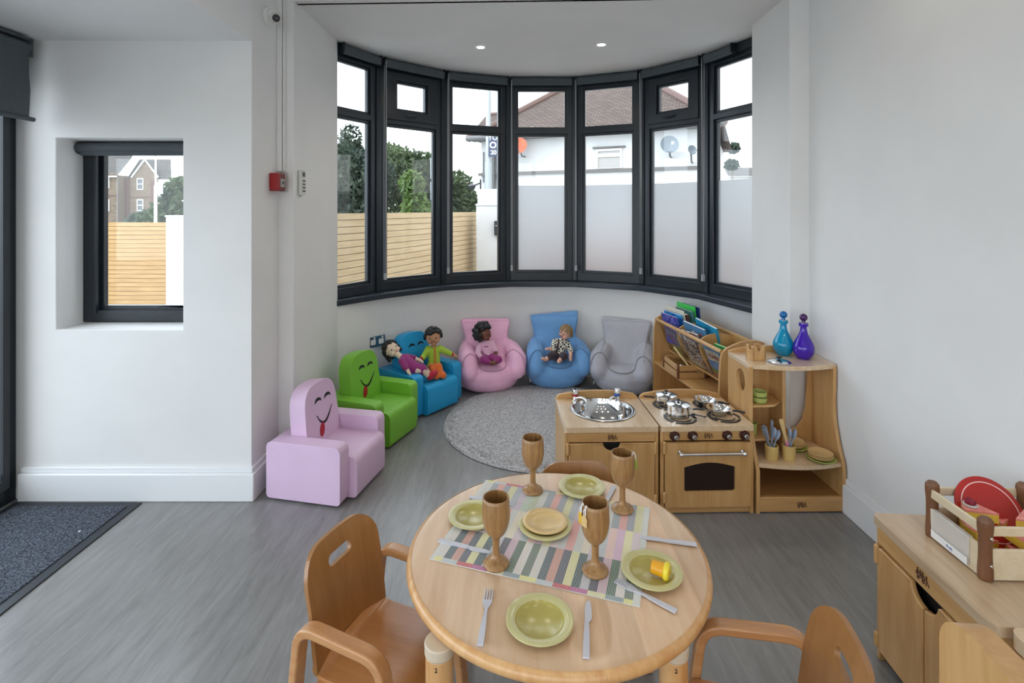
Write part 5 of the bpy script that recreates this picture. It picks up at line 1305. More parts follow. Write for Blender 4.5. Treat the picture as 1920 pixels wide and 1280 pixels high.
# standing books, far section next to the window: x .67-.95
book('blue starry picture book standing nearest the dowel at the far end', .80, -.095, 0.480, .21, .235, .010, (R(-14), 0, R(8)), cb1)
book('bright blue picture book behind the starry one', .80, -.115, 0.495, .22, .235, .012, (R(-12), 0, R(8)), cb2)
book('white-edged pale blue book behind the bright blue one', .81, -.135, 0.505, .24, .255, .006, (R(-11), 0, R(7)), cream)
book('thick brown-spined book in the far section', .80, -.16, 0.495, .20, .235, .022, (R(-9), 0, R(7)), cb5)
book('teal-edged book near the back of the far section', .80, -.19, 0.505, .22, .245, .012, (R(-7), 0, R(6)), cb6)
book('bright green tall book at the back of the far section', .83, -.215, 0.515, .24, .265, .008, (R(-6), 0, R(6)), cb3)
book('navy blue book behind the bright green one', .80, -.235, 0.515, .22, .262, .008, (R(-5), 0, R(6)), cb4)
# middle section
def white_oval(t, wx, hz, th):
    bm = B(); prism(bm, circ(.02, hz * .62, .026, 24, .042), th / 2, th / 2 + .0008, 'xz'); mk('cover_picture', bm, cream, t)
    bm = B(); prism(bm, circ(-.06, hz * .75, .018, 16, .012), th / 2, th / 2 + .0008, 'xz'); mk('cover_picture', bm, M['dishred'], t)
book('dark collage-covered book lowest in the middle section', .50, -.120, 0.475, .21, .20, .010, (R(-26), R(2), R(10)), cb8)
book('grey-blue book with white oval picture in the middle section', .50, -.150, 0.490, .23, .23, .014, (R(-22), R(-4), R(10)), cb9, white_oval)
book('turquoise book at the back of the middle section', .46, -.195, 0.505, .22, .235, .016, (R(-18), R(-8), R(10)), cb7)
# near section books, mostly below the rim
book('green-edged book low in the nearest section', .20, -.17, 0.475, .18, .155, .012, (R(-16), 0, R(8)), cb3)
# facing out behind the clear front
def facing(label, x, up, w_, h_, m, extra=None, roll=0):
    # lies against the sloping clear front, cover outward (+y)
    return book(label, x, -.128 + .102 * up, .410 + .227 * up, w_, h_, .006, (R(-24), R(roll), 0), m, extra)
def p1(t, wx, hz, th):
    bm = B(); prism(bm, rect(-wx / 2 + .002, wx / 2 - .002, .002, hz * .36), th / 2, th / 2 + .0006, 'xz'); mk('green_meadow', bm, mat('meadow_green', srgb(136, 170, 80), .4), t)
    bm = B(); prism(bm, circ(0, hz * .62, .045, 24, .05), th / 2, th / 2 + .0008, 'xz'); mk('cover_picture', bm, cb12, t)
    bm = B(); prism(bm, rect(-wx / 2, -wx / 2 + .02, .002, hz * .45), th / 2, th / 2 + .001, 'xz'); mk('cover_strip', bm, cb10, t)
facing('purple and green picture book facing out at the far end of the clear front', .80, .0, .17, .19, cb9, p1)
def p2(t, wx, hz, th):
    bm = B(); prism(bm, rect(-wx / 2 + .015, wx / 2 - .015, .02, hz - .012), th / 2, th / 2 + .0006, 'xz'); mk('cover_picture', bm, cb11, t)
    bm = B(); prism(bm, rect(-wx / 2 + .015, wx / 2 - .015, .0, .02), th / 2, th / 2 + .0008, 'xz'); mk('white_band', bm, cream, t)
facing('ochre-bordered picture book facing out in the middle of the clear front', .53, .0, .22, .13, cb10, p2, 0)
def p3(t, wx, hz, th):
    bm = B(); prism(bm, rect(-wx / 2 + .01, wx / 2 - .01, hz * .12, hz * .80), th / 2, th / 2 + .0006, 'xz'); mk('cover_picture', bm, cover('child_picture', srgb(70, 90, 140), [srgb(210, 190, 170), srgb(60, 50, 60)], 30), t)
facing('blue and white picture book facing out above the ochre one', .59, .30, .11, .14, cream, p3)
facing('pale floral book facing out beside the blue and white one', .46, .26, .12, .14, cb11)
facing('grey and black patterned book low behind the clear front', .40, .0, .16, .10, cb8)
def p4(t, wx, hz, th):
    bm = B(); prism(bm, [(-wx / 2 + .01, hz * .62), (wx / 2 - .01, hz * .52), (wx / 2 - .01, hz * .86), (-wx / 2 + .01, hz * .92)], th / 2, th / 2 + .0006, 'xz'); mk('title_panel', bm, cream, t)
    textmesh('title_lettering', 'HONEY', .042, M['red'], t, (0, th / 2 + .0012, hz * .70), (R(90), 0, PI), bold=.001)
    bm = B(); prism(bm, rect(-wx / 2 + .002, wx / 2 - .002, .03, hz * .28), th / 2, th / 2 + .0005, 'xz'); mk('green_meadow', bm, mat('grass_green', srgb(80, 150, 90), .4), t)
    bm = B(); prism(bm, rect(-wx / 2 + .002, wx / 2 - .002, .002, .03), th / 2, th / 2 + .0006, 'xz'); mk('red_band', bm, M['dishred'], t)
facing('blue picture book with red lettering facing out nearest the toy cooker', .19, .0, .20, .235, mat('bright_blue_cover', srgb(58, 150, 214), .35), p4)
# crate of instruments on the middle shelf
t = thing('instrument_crate', 'small wooden crate of metal instruments on the bookcase shelf', 'crate', (0, 0, 0))
t.matrix_basis = bkM @ Matrix.Translation((.66, -.09, .3155)) @ Matrix.Rotation(R(-4), 4, 'Z')
for sx in (-1, 1):
    bm = B(); box(bm, sx * .135 - .004, sx * .135 + .004, -.10, .10, .0, .04); mk('end_slat', bm, M['birch'], t, .002)
    bm = B(); box(bm, sx * .135 - .004, sx * .135 + .004, -.10, .10, .052, .09); mk('end_slat', bm, M['birch'], t, .002)
for sy in (-1, 1):
    bm = B(); box(bm, -.13, .13, sy * .096 - .004, sy * .096 + .004, .0, .04); mk('side_slat', bm, M['birch_h'], t, .002)
    bm = B(); box(bm, -.13, .13, sy * .096 - .004, sy * .096 + .004, .052, .09); mk('side_slat', bm, M['birch_h'], t, .002)
for sx in (-1, 1):
    for sy in (-1, 1):
        bm = B(); box(bm, sx * .134 - .009, sx * .134 + .009, sy * .098 - .009, sy * .098 + .009, 0, .095); mk('corner_post', bm, M['post'], t, .004)
bm = B(); box(bm, -.13, .13, -.096, .096, 0, .006); mk('crate_floor', bm, M['darkwood'], t)
tM = t.matrix_basis.copy()
bm = B(); caps(bm, (-.06, -.02, .05), (.10, .03, .155), .008, n=12); o = mk('wooden_beater', bm, M['wplate'], None); o.matrix_basis = tM; tag(o, 'grey-brown wooden beater sticking up out of the instrument crate', 'beater')
for k, (x, y, z, nm) in enumerate(((-.03, .03, .03, 'left'), (.03, -.04, .03, 'rear'), (-.07, .01, .02, 'near'))):
    t2 = thing('jingle_bell', ('small silver bell beside the beater in the instrument crate', 'small silver bell at the back of the instrument crate', 'small silver bell against the near end of the instrument crate')[k], 'bell', (0, 0, 0), 0, 'bells in the crate'); t2.matrix_basis = tM @ Matrix.Translation((x, y, z))
    bm = B(); ball(bm, (0, 0, .022), .018, 16); mk('bell_shell', bm, M['chrome'], t2); bm = B(); box(bm, -.019, .019, -.002, .002, .020, .024); mk('bell_slot', bm, M['black'], t2)
# ---------------------------------------------------------------- round table
TX, TY, TZ = .129, 1.525, .515
t = thing('round_table', 'round wooden children\'s table laid with plates and goblets', 'table', (TX, TY, 0))
RT = .430; bm = B()
lathe(bm, [(0, TZ - .032), (RT - .022, TZ - .032)] + [(RT - .016 + .016 * math.cos(a), TZ - .016 + .016 * math.sin(a)) for a in [R(-90 + 18 * k) for k in range(11)]] + [(RT - .03, TZ + .0), (0, TZ)], 128)
mk('table_top', bm, M['table'], t, ang=50)
bm = B(); lathe(bm, [(RT - .024, TZ - .0325), (RT - .0155, TZ - .0325)] + [(RT - .0155 + .0165 * math.cos(a), TZ - .016 + .0165 * math.sin(a)) for a in [R(-90 + 15 * k) for k in range(12)]] + [(RT - .012, TZ + .0002)], 128)
mk('table_edge', bm, M['tedge'], t, ang=60)
bm = B(); lathe(bm, [(.30, TZ - .085), (.32, TZ - .085), (.32, TZ - .032), (.30, TZ - .032)], 64); mk('apron_ring', bm, M['birch_h'], t)
for k, (x, y) in enumerate(((-.300, -.298), (.252, -.300), (.29, .27), (-.29, .27))):
    bm = B(); cyl(bm, (x, y, 0), (x, y, .455), .033, .0335, 28); lg = mk('leg', bm, M['tedge'], t, .003)
    bm = B(); cyl(bm, (x, y, .455), (x, y, TZ - .032), .0355, .036, 28); sl = mk('leg_sleeve', bm, M['legpale'], lg, .003)
    if k < 2: textmesh('leg_number', '2', .014, M['black'], lg, (x - .004, y - .0338, .440), (R(90), 0, 0), ext=.0006)

def att(px, py, z=TZ):   # table-top position worked out from the photograph's perspective
    d = (1.5 - z) * 973 / (py - 393); return ((px - 960) / 973 * d, d)
# woven table runner
def runner():
    cx, cy, rz = .111, 1.586, R(-17.9); W_, H_ = .577, .448
    t = thing('woven_table_mat', 'striped woven cloth mat in greens, pinks and greys on the round table', 'table mat', (cx, cy, TZ), rz)
    S_ = lambda *a: srgb(*a)[:3]
    b1 = [S_(104, 118, 104), S_(214, 208, 200), S_(74, 92, 100), S_(204, 150, 134), S_(84, 88, 104), S_(222, 216, 158), S_(74, 96, 98), S_(196, 192, 196), S_(78, 78, 92), S_(208, 176, 188), S_(86, 112, 94), S_(222, 214, 206)]
    b2 = [S_(206, 206, 200), S_(228, 214, 190), S_(214, 196, 204), S_(190, 194, 198), S_(234, 196, 186), S_(220, 182, 206), S_(236, 228, 176), S_(224, 206, 208), S_(202, 202, 204), S_(226, 160, 156)]
    b3 = [S_(184, 190, 160), S_(206, 204, 196), S_(150, 156, 162), S_(222, 158, 148), S_(152, 152, 162), S_(214, 210, 158), S_(170, 174, 180), S_(196, 180, 194), S_(184, 196, 178), S_(208, 208, 204)]
    hem = [S_(228, 222, 140), S_(190, 196, 200), S_(200, 80, 92), S_(186, 96, 150), S_(226, 220, 170), S_(140, 156, 164)]
    bm = B(); cl = bm.loops.layers.float_color.new('Col'); rr = random.Random(5)
    nx = 24; xs = [-W_ / 2, -W_ / 2 + .012] + [-W_ / 2 + .012 + (W_ - .030) * (k + 1) / nx for k in range(nx)] + [W_ / 2]
    ys_ = [-H_ / 2, -H_ / 2 + .016, -H_ / 2 + .155, -H_ / 2 + .300, H_ / 2 - .012, H_ / 2]
    def face(x0, x1, y0, y1, c, m_=6):
        q = bm.faces.new([bm.verts.new((x0, y0, .0032)), bm.verts.new((x1, y0, .0032)), bm.verts.new((x1, y1, .0032)), bm.verts.new((x0, y1, .0032))])
        for lp in q.loops: lp[cl] = (*c, 1)
    for i in range(len(xs) - 1):
        for j in range(5):
            end = i == 0 or i == len(xs) - 2
            if end: c = S_(214, 214, 208)
            elif j in (0, 4): c = hem[(i // 2) % 6]
            elif j == 1: c = b1[i % 12]
            elif j == 2: c = b2[(i + 3) % 10]
            else: c = b3[(i + (0 if i < 9 else 1)) % 10]
            face(xs[i], xs[i + 1], ys_[j], ys_[j + 1], c)
    x0, x1, y0, y1 = -W_ / 2, W_ / 2, -H_ / 2, H_ / 2
    for a, b in (((x0, y0), (x1, y0)), ((x1, y0), (x1, y1)), ((x1, y1), (x0, y1)), ((x0, y1), (x0, y0))):
        q = bm.faces.new([bm.verts.new((*a, .0004)), bm.verts.new((*b, .0004)), bm.verts.new((*b, .0032)), bm.verts.new((*a, .0032))])
        for lp in q.loops: lp[cl] = (.6, .6, .57, 1)
    bmesh.ops.remove_doubles(bm, verts=bm.verts, dist=1e-5)
    m = mat('woven_cotton', (1, 1, 1, 1), .85); n, l, p = nodes(m)
    va = n.new('ShaderNodeVertexColor'); va.layer_name = 'Col'; tc = n.new('ShaderNodeTexCoord')
    wv = n.new('ShaderNodeTexWave'); wv.inputs['Scale'].default_value = 80; wv.bands_direction = 'X'; wv.inputs['Distortion'].default_value = .1
    wy = n.new('ShaderNodeTexWave'); wy.inputs['Scale'].default_value = 110; wy.bands_direction = 'Y'
    l.new(tc.outputs['Object'], wv.inputs['Vector']); l.new(tc.outputs['Object'], wy.inputs['Vector'])
    r1 = n.new('ShaderNodeMapRange'); r1.inputs['From Min'].default_value = .62; r1.inputs['From Max'].default_value = .95; r1.inputs['To Max'].default_value = .95; l.new(wv.outputs['Fac'], r1.inputs['Value'])
    ml = n.new('ShaderNodeMath'); ml.operation = 'MULTIPLY'
    r2 = n.new('ShaderNodeMapRange'); r2.inputs['To Min'].default_value = .65; l.new(wy.outputs['Fac'], r2.inputs['Value'])
    l.new(r1.outputs[0], ml.inputs[0]); l.new(r2.outputs[0], ml.inputs[1])
    mx = n.new('ShaderNodeMix'); mx.data_type = 'RGBA'; mx.inputs['B'].default_value = (.70, .70, .66, 1)
    l.new(ml.outputs[0], mx.inputs['Factor']); l.new(va.outputs['Color'], mx.inputs['A']); l.new(mx.outputs['Result'], p.inputs['Base Color'])
    b = n.new('ShaderNodeBump'); b.inputs['Strength'].default_value = .4; b.inputs['Distance'].default_value = .001; l.new(wv.outputs['Fac'], b.inputs['Height']); l.new(b.outputs[0], p.inputs['Normal'])
    mk('woven_cloth', bm, m, t, recalc=False, ang=30)
runner()
ZM = TZ + .0034
def dplate(label, x, y, z=TZ + .0005, r=.081):
    t = thing('toy_plate', label, 'plate', (x, y, z), 0, 'olive green plates on the round table')
    k = r / .081; bm = B()
    lathe(bm, [(0, .0), (.046 * k, 0), (.050 * k, .003), (.058 * k, .008), (.060 * k, .0125), (.056 * k, .0095), (.050 * k, .0055), (0, .0045)], 64); mk('plate_well', bm, M['plate'], t, ang=60)
    bm = B(); lathe(bm, [(.0575 * k, .0075), (.078 * k, .0095), (.081 * k, .012), (.0805 * k, .0145), (.077 * k, .0155), (.062 * k, .0135), (.0588 * k, .0120)], 64); mk('plate_rim', bm, M['platerim'], t, ang=60)
    return t
dplate('olive green plate nearest the camera between fork and knife', .066, 1.235)
dplate('olive green plate on the right holding the yellow toy piece', *att(1222, 1078), z=ZM)
dplate('olive green plate on the left behind a goblet', *att(889, 973), z=ZM)
dplate('olive green plate at the far side of the round table', *att(1091, 919), z=ZM)
cpx, cpy = att(1022, 992)
dplate('olive green plate at the table\'s centre under the wooden plate', cpx, cpy, z=ZM)
t = thing('wooden_plate', 'turned pale wooden plate resting on the central olive plate', 'plate', (cpx, cpy + .004, ZM + .0135))
bm = B(); k = .85
lathe(bm, [(0, 0), (.04, 0), (.050, .002), (.068, .006), (.0695, .008), (.067, .010), (.048, .0065), (.044, .004), (.030, .0032), (.028, .0030), (0, .0030)], 64); mk('plate_body', bm, M['wplate'], t, ang=60)
def goblet(label, x, y, z=ZM, tag_=None, h=.187, rz=0):
    t = thing('wooden_goblet', label, 'goblet', (x, y, z), rz, 'wooden goblets on the round table')
    bm = B(); pr = smooth([(.034, .0), (.036, .003), (.035, .007), (.028, .013), (.016, .020), (.0105, .030), (.0095, .050), (.0105, .070), (.014, .078), (.024, .088), (.033, .105), (.0385, .130), (.0390, .150), (.0365, h)], 3)
    lathe(bm, [(0, 0)] + pr + [(.0350, h + .001), (.0330, h), (.0350, .150), (.034, .130), (.028, .106), (.016, .094), (0, .090)], 44); mk('goblet_body', bm, M['goblet'], t, ang=60)
    return t
gFL = att(930, 1060); gFR = att(1116, 1073); gBL = att(999, 922); gBR = att(1167, 957)
goblet('turned wooden goblet at the front left of the striped mat', *gFL, rz=1)
goblet('turned wooden goblet at the front of the mat with the yellow tag', *gFR, rz=2.2)
goblet('turned wooden goblet at the back left of the striped mat', *gBL, z=ZM, rz=4)
goblet('turned wooden goblet at the back right with the green tag', *gBR, z=ZM, rz=5)
def teabag(label, g, ang, m, lift=0):
    x, y = g; t = thing('tea_tag', label, 'tag', (x, y, ZM), ang, 'toy tea tags hanging on the goblets')
    bm = B(); tube(bm, [(.030, 0, .180), (.0365, 0, .191), (.0405, .001, .184), (.0425, .003, .165)], .0016, 6); tube(bm, [(.036, .004, .190), (.042, -.004, .178), (.043, -.002, .166)], .0014, 6); mk('tag_string', bm, M['white'], t)
    bm = B(); q = [(-.009, 0), (.009, 0), (.010, .022), (.004, .030), (-.004, .030), (-.010, .022)]
    prism(bm, [(a, b + .138) for a, b in q], .0425, .0455, 'yz'); mk('tag_card', bm, m, t, .0012)
teabag('green leaf-shaped tag hanging from the back right goblet', gBR, R(-8), mat('tag_green', srgb(128, 196, 48), .4))
teabag('yellow tag hanging from the front right goblet', gFR, R(196), mat('tag_yellow', srgb(226, 180, 40), .4))
teabag('wooden bear-shaped tag beside the yellow one on the front right goblet', gFR, R(220), M['wplate'])
def cutl(kind, label, a, b, z=TZ + .0008, L_=None):
    """a = handle end, b = tip, both table positions"""
    a, b = Vector(a), Vector(b); d = b - a; ln = L_ or d.length
    t = thing(kind, label, 'cutlery', (a.x, a.y, z), math.atan2(d.y, d.x), 'grey plastic cutlery on the round table')
    if kind == 'toy_fork':
        bm = B(); q = smooth([(0, -.0075), (.05, -.0068), (.085, -.0042), (.108, -.0040), (.118, -.0085), (.128, -.0115), (.135, -.0118)], 3)
        prism(bm, [(x * ln / .175, y) for x, y in q] + [(x * ln / .175, -y) for x, y in q[::-1]], .0, .0035); mk('fork_handle', bm, M['cutlery'], t, .001)
        for k in range(4):
            bm = B(); y = -.0096 + k * .0064
            prism(bm, [(.133 * ln / .175, y - .0020), (ln - .003, y - .0012), (ln, y), (ln - .003, y + .0012), (.133 * ln / .175, y + .0020)], .0008, .0032); mk('tine', bm, M['cutlery'], t, .0006)
    else:
        bm = B(); q = smooth([(0, -.0075), (.05, -.0072), (.095, -.0055), (.10, -.0055)], 3); s = ln / .175
        prism(bm, [(x * s, y) for x, y in q] + [(.10 * s, .0055), (.095 * s, .0055), (.05 * s, .0072), (0, .0075)], 0, .0042); mk('knife_handle', bm, M['cutlery'], t, .0012)
        bm = B(); q = [(.099, .0050), (.112, .0050), (.150, .0055), (.168, .002), (.175, -.006)] ; lo_ = smooth([(.175, -.006), (.160, -.0095), (.135, -.0115), (.114, -.0110), (.103, -.0055), (.099, -.0050)], 3)
        prism(bm, [(x * s, y) for x, y in q] + [(x * s, y) for x, y in lo_[1:]], .0008, .003); mk('knife_blade', bm, M['cutlery'], t, .0006)
    return t
cutl('toy_fork', 'grey-white plastic fork left of the nearest olive plate', att(900, 1212), att(918, 1105))
cutl('toy_knife', 'grey-white plastic knife right of the nearest olive plate', att(1099, 1236), att(1101, 1127))
cutl('toy_fork', 'grey-white plastic fork leaning against the right olive plate', att(1268, 1150), att(1154, 1090), z=ZM)
cutl('toy_knife', 'grey-white plastic knife on the left of the striped mat', att(823, 1016), att(921, 1038), z=ZM)
cutl('toy_knife', 'grey-white plastic knife reaching the table\'s right rim', att(1306, 1024), att(1200, 1011), z=ZM)
cutl('toy_knife', 'grey-white plastic knife beside the far olive plate', att(1152, 914), (.285, 1.675), z=ZM)
cutl('toy_fork', 'grey-white plastic fork half hidden behind the front left goblet', att(880, 934), att(966, 947), z=ZM)
px_, py_ = att(1237, 1062, TZ + .035)
t = thing('toy_pepper_pot', 'yellow and amber toy piece lying on the right olive plate', 'toy', (px_, py_, ZM + .027), 0, rot=(0, 0, R(-28)))
bm = B(); cyl(bm, (-.022, 0, 0), (.014, 0, -.002), .0165, .0185, 28); mk('amber_body', bm, mat('amber_plastic', srgb(224, 160, 30), .35), t, .003)
bm = B(); T = frame_at((.018, 0, -.002), (1, 0, -.05)); lathe(bm, [(.010 + .0, -.006)] + [(.0155 + .0078 * math.cos(a), .0078 * math.sin(a)) for a in [R(-130 + 26 * k) for k in range(11)]] + [(.010, .004)], 32, T); mk('yellow_ring', bm, mat('lemon_plastic', srgb(236, 214, 60), .35), t)
bm = B(); ball(bm, (.019, 0, -.002), (.008, .012, .012), 16); mk('amber_end', bm, bpy.data.materials['amber_plastic'], t)

# ---------------------------------------------------------------- bent plywood chairs
def chair(label, x, y, ang, arms=True, slot=True, group='bent plywood chairs at the tables'):
    t = thing('childs_chair', label, 'chair', (x, y, 0), R(ang), group)
    # back with hand slot, leaning and gently curved
    o = rrect(-.152, .152, -.02, .288, (.02, .02, .085, .085), 7); h = rrect(-.048, .048, .205, .237, .0159, 5)
    bm = B(); prism(bm, [o, h] if slot else [o], -.0065, .0065, 'yz')
    for k in range(-7, 8):
        bmesh.ops.bisect_plane(bm, geom=bm.verts[:] + bm.edges[:] + bm.faces[:], plane_co=(0, k * .02, 0), plane_no=(0, 1, 0))
    for k in range(1, 10):
        bmesh.ops.bisect_plane(bm, geom=bm.verts[:] + bm.edges[:] + bm.faces[:], plane_co=(0, 0, k * .03), plane_no=(0, 0, 1))
    for v in bm.verts: v.co.x += -.9 * (.152 ** 2 - v.co.y ** 2) - .55 * max(0, v.co.z - .10) ** 2
    mk('backrest', bm, M['ply_shaded'], t, .003, loc=(-.142, 0, .262), rot=(0, R(-7), 0), ang=40)
    # seat with rolled front
    top = smooth([(-.155, .272), (-.135, .258), (-.09, .254), (0, .256), (.07, .262), (.110, .258), (.133, .238), (.137, .215)], 3)
    bm = B(); prof_ = top + [(x_ - (.010 if x_ > .09 else 0), z_ - .011) for x_, z_ in top[::-1]]
    prism(bm, prof_, -.150, .150, 'xz'); mk('seat', bm, M['ply'], t, .003, ang=45)
    if arms:
        for s in (-1, 1):
            yy = s * .175
            path = arcpts([(-.215, yy, 0), (-.168, yy, .402), (.088, yy, .388), (.135, yy, 0)], .055, 7)
            bm = B(); tube(bm, path, 1, sec=[(.017, -.010), (.017, .010), (-.017, .010), (-.017, -.010)], up=(0, 0, 1)) if False else None
            # sweep kept in its own plane
            n_ = len(path); vs = []
            for i, p in enumerate(path):
                d = (path[min(i + 1, n_ - 1)] - path[max(i - 1, 0)]).normalized(); nn = Vector((-d.z, 0, d.x))
                vs.append([bm.verts.new(p + nn * a + Vector((0, b, 0))) for a, b in ((-.012, -.020), (-.012, .020), (.012, .020), (.012, -.020))])
            for a, b in zip(vs, vs[1:]):
                for k in range(4): bm.faces.new([a[k], a[(k + 1) % 4], b[(k + 1) % 4], b[k]])
            bm.faces.new(vs[0]); bm.faces.new(vs[-1])
            ar = mk('bent_arm_frame', bm, M['bent'], t, .005, 3, ang=50)
            bm = B(); lathe(bm, [(0, 0), (.0055, 0), (.0045, .0022), (0, .0024)], 16, frame_at((-.178, s * .192, .362), (0, s, 0))); mk('bolt', bm, M['steel'], ar)
    else:
        for s in (-1, 1):
            for q in ([(-.19, s * .135, 0), (-.16, s * .135, .25)], [(.14, s * .135, 0), (.125, s * .135, .25)]):
                bm = B(); cyl(bm, q[0], q[1], .014, .016, 16); mk('leg', bm, M['bent'], t)
    bm = B()
    if arms: box(bm, -.125, .12, -.160, .160, .222, .240) if False else (box(bm, -.135, -.115, -.160, .160, .215, .246), box(bm, .080, .100, -.160, .160, .215, .246))
    else: box(bm, -.14, .12, -.12, .12, .235, .248)
    mk('seat_support', bm, M['bent'], t, .002)
    return t
M['ply_shaded'] = wood('chair_ply_shaded', srgb(146, 100, 54), srgb(164, 116, 68), 'z', rough=.32, coat=.3)  # darker copy of the seat ply: shade put into the backrest's colour
chair('bent plywood armchair with slotted back on the left of the round table', -.336, 1.474, -22)
chair('bent plywood armchair with slotted back on the right of the round table', .556, 1.203, 167)
chair('bent plywood chair at the far side of the round table, only its top showing', .258, 1.815, -88).scale = (1, 1, .95)
t = thing('wooden_room_divider', 'thick rounded wooden panel close to the camera at the bottom right', 'divider', (.716, .87, 0), R(-95.5))
bm = B(); prism(bm, rrect(0, .42, .03, .838, (.01, .01, .05, .055), 8), .0, .046, 'xz'); mk('panel', bm, M['birch'], t, .012, 4)
for x in (.06, .36):
    bm = B(); prism(bm, rrect(-.07, .12, 0, .045, (.0, .0, .02, .02), 4), x - .02, x + .02, 'yz'); mk('foot', bm, M['birch_h'], t, .004)

# ---------------------------------------------------------------- cabinet along the right wall
rzC = math.atan2(-.9977, -.0675)
Cb = thing('toy_cupboard', 'low wooden cupboard with two doors along the right wall, crate on top', 'cupboard', (1.222, 1.745, 0), rzC, 'wooden play kitchen units')
CL, CD, CH = .468, .405, .478
bm = B(); prism(bm, rrect(-.006, CL + .006, -.010, CD, (.020, .022, .01, .01), 5), CH - .027, CH); mk('worktop', bm, wood('cupboard_top', srgb(186, 156, 122), srgb(206, 182, 152), 'x', rough=.28, planks=.11, coat=.3), Cb, .009, 4)
for x in (0, CL - .018):
    bm = B(); box(bm, x, x + .018, .004, CD, 0, CH - .027); mk('side_panel', bm, M['birch'], Cb, .003)
bm = B(); box(bm, .018, CL - .018, .0, .016, .388, CH - .027); ap = mk('apron', bm, M['birch_h'], Cb, .002)
wagon_mark(ap, (.215, -.001, .418), (0, 0, 0), 1.6)
bm = B(); box(bm, .018, CL - .018, CD - .012, CD - .004, .04, CH - .03); mk('back_panel', bm, M['birch'], Cb)
bm = B(); box(bm, .018, CL - .018, .02, CD - .012, .034, .046); mk('bottom_board', bm, M['birch_h'], Cb)
bm = B(); box(bm, .02, CL - .02, .03, .034, .05, .385); mk('interior_shade', bm, M['dark'], Cb)  # black sheet standing for the shade inside the cupboard
mid_ = CL / 2
for sg in (-1, 1):
    q = [(mid_ + sg * .210, .042), (mid_ + sg * .002, .042)]
    for i in range(11):
        a = PI / 2 * i / 10; q.append((mid_ + sg * (.002 + .052 * math.sin(a)), .382 - .044 * math.cos(a)))
    q.append((mid_ + sg * .210, .382)); bm = B(); prism(bm, q, -.008, .010, 'xz'); d = mk('door', bm, M['birch'], Cb, .005, 3)
    hinge(d, mid_ + sg * .2175, .32, .39); hinge(d, mid_ + sg * .2175, .045, .10)
# play table with yellow inset next to it
t = thing('play_table', 'pale wooden table with yellow inset top in the near right corner', 'table', (1.208, 1.262, 0), rzC)
bm = B(); prism(bm, [rrect(0, .62, -.006, .42, (.03, .03, .01, .01), 5), rrect(.030, .59, .030, .40, .012, 4)], .450, .486); mk('rim', bm, M['birch_top'], t, .007, 3)
bm = B(); box(bm, .028, .592, .028, .402, .455, .474); mk('yellow_inset', bm, mat('yellow_tray', srgb(206, 150, 52), .35), t)
for x, y in ((.03, .03), (.59, .03), (.03, .385), (.59, .385)):
    bm = B(); cyl(bm, (x, y, 0), (x, y, .452), .02, n=20); mk('leg', bm, M['birch'], t)

M['pale_slat'] = wood('pale_slat', srgb(206, 186, 152), srgb(220, 204, 176), 'y', rough=.4)
# crate with toy cake
cr = thing('picnic_crate', 'slatted wooden crate with dark corner posts on the cupboard', 'crate', (1.452, 1.527, CH), R(-2.0))
cx2, cy2, chh = .150, .105, .172
postp = smooth([(.016, 0), (.0185, .006), (.0185, .03), (.0165, .06), (.0165, .11), (.0185, .135), (.0195, .150), (.0185, .163)], 3)
for sx in (-1, 1):
    for sy in (-1, 1):
        bm = B(); lathe(bm, [(0, 0)] + postp + [(.012, chh - .001), (0, chh)], 28, Matrix.Translation((sx * (cx2 - .012), sy * (cy2 - .010), 0)) @ Matrix.Diagonal((1, .9, 1, 1))); pst = mk('corner_post', bm, M['post'], cr)
        if sy < 0:
            for z in (.045, .120):
                bm = B(); lathe(bm, [(0, 0), (.0045, 0), (.0035, .002), (0, .002)], 14, frame_at((sx * (cx2 - .012) + .004, sy * (cy2 - .010) - .0162, z), (0, -1, 0))); mk('bolt', bm, M['chrome'], pst)
for sx in (-1, 1):
    bm = B(); box(bm, sx * (cx2 - .004) - .0045, sx * (cx2 - .004) + .0045, -cy2 + .006, cy2 - .006, .004, .092); mk('side_board', bm, M['birch_y'], cr, .002)
    bm = B(); box(bm, sx * (cx2 - .004) - .0045, sx * (cx2 - .004) + .0045, -cy2 + .006, cy2 - .006, .124, .152); mk('side_rail', bm, M['birch_y'], cr, .003)
for sy in (-1, 1):
    bm = B(); box(bm, -cx2 + .010, cx2 - .010, sy * (cy2 - .003) - .0045, sy * (cy2 - .003) + .0045, .004, .088); mk('end_board', bm, M['birch_h'], cr, .002)
    bm = B(); box(bm, -cx2 + .010, cx2 - .010, sy * (cy2 - .003) - .0045, sy * (cy2 - .003) + .0045, .124, .150); mk('end_rail', bm, M['birch_h'], cr, .003)
bm = B(); box(bm, -cx2 + .008, cx2 - .008, -cy2 + .006, cy2 - .006, .002, .008); mk('crate_floor', bm, M['birch_h'], cr)
lab = thing('label_holder', 'clear plastic label holder clipped to the left side of the crate', 'label holder', (0, 0, 0)); lab.matrix_basis = cr.matrix_basis @ Matrix.Translation((-cx2 - .0005, -.002, 0))
bm = B(); box(bm, -.006, -.001, -.058, .078, .012, .094); box(bm, -.006, .010, -.058, .078, .092, .095); mk('clear_sleeve', bm, mat('milky_plastic', (.80, .80, .80, 1), .15, 0, .6, Alpha=.32), lab, .002)
bm = B(); box(bm, -.0078, -.0068, -.056, .076, .012, .034); pc = mk('paper_label', bm, M['white'], lab)
textmesh('label_lettering', 'fruit', .013, M['blue'], pc, (-.0082, .005, .023), (R(90), 0, R(-90)), ext=.0002)
cM = cr.matrix_basis.copy()
for c_ in cr.children:
    if c_.name.split('.')[0] in ('side_board', 'side_rail', 'end_board', 'end_rail'): c_.data.materials[0] = M['pale_slat']
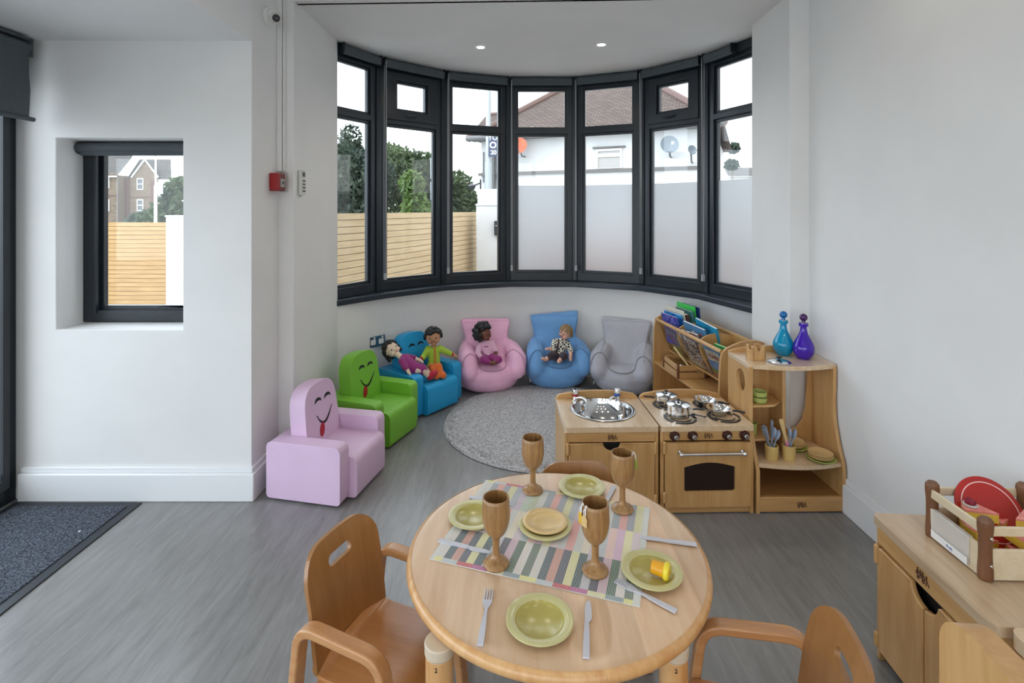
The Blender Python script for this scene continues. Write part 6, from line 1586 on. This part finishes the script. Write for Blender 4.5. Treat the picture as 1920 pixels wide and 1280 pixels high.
t = thing('toy_tray', 'round red toy cake tray with white ring leaning in the crate', 'tray', (0, 0, 0)); t.matrix_basis = cM @ Matrix.Translation((.008, .060, .098)) @ Matrix.Rotation(R(58), 4, 'X')
redw = noisy('red_painted_wood', srgb(170, 30, 24), srgb(184, 40, 30), 4, .4)
bm = B(); lathe(bm, [(0, -.004), (.095, -.004), (.098, -.002), (.098, .002), (.095, .004), (0, .004)], 64); mk('tray_disc', bm, redw, t)
bm = B(); lathe(bm, [(.080, .0042), (.080, .0048), (.083, .0048), (.083, .0042)], 64); mk('white_ring', bm, mat('ring_pink', srgb(240, 200, 196), .4), t)
pinkw = noisy('strawberry_icing', srgb(226, 130, 120), srgb(236, 156, 146), 40, .45)
yelw = mat('sponge_yellow', srgb(226, 190, 70), .5); rasp = noisy('raspberry_paint', srgb(110, 14, 34), srgb(150, 30, 56), 60, .35, bump=1, bscale=150, bdist=.003)
def cake(label, x, y, z, rot, tilt=0):
    t = thing('toy_cake_slice', label, 'toy cake', (0, 0, 0), 0, 'toy cake slices in the crate'); t.matrix_basis = cM @ Matrix.Translation((x, y, z)) @ Matrix.Rotation(R(rot), 4, 'Z') @ Matrix.Rotation(R(tilt), 4, 'Y')
    q = [(0, 0)] + [(.085 * math.cos(R(a)), .085 * math.sin(R(a))) for a in range(-28, 29, 7)]
    bm = B(); prism(bm, q, 0, .024); mk('sponge', bm, yelw, t, .002)
    bm = B(); prism(bm, q, .024, .030); ic = mk('icing', bm, pinkw, t, .002)
    bm = B(); rr = random.Random(int(x * 999))
    for _ in range(16):
        a = R(rr.uniform(-22, 22)); d = rr.uniform(.02, .078); lathe(bm, [(0, 0), (.0016, 0), (.001, .0004), (0, .0005)], 6, Matrix.Translation((d * math.cos(a), d * math.sin(a), .0301)))
    mk('seed_dots', bm, M['dishred'], ic)
    bm = B(); lathe(bm, [(.0, .030), (.0175, .030), (.019, .033), (.0165, .036), (0, .036)], 24, Matrix.Translation((.064, 0, 0))); mk('cream_ring', bm, M['offwhite'], t)
    bm = B(); rr = random.Random(4)
    ball(bm, (.064, 0, .040), (.014, .014, .010), 14)
    for k in range(46):
        u = rr.uniform(0, 1); a = rr.uniform(0, 2 * PI); w_ = math.sqrt(1 - u * u); ball(bm, (.064 + .013 * w_ * math.cos(a), .013 * w_ * math.sin(a), .040 + .010 * u), .0028, 6)
    mk('raspberry', bm, rasp, t); return t
cake('pink iced toy cake slice with raspberry by the crate\'s left rail', -.022, -.005, .100, 140, 0)
cake('pink iced toy cake slice with raspberry at the right of the crate', .002, -.030, .102, 8, 0)
cake('lower pink toy cake slice seen between the crate\'s end slats', .000, .005, .055, -62)
cake('lower toy cake slice against the crate\'s left side', -.015, .010, .055, 168)
cake('lower pink toy cake slice at the crate\'s far end', .010, .020, .055, 62)
cake('lowest toy cake slice on the crate floor near the front', .000, .000, .012, -80)
cake('lowest toy cake slice on the crate floor at the left', -.01, .01, .012, 170)
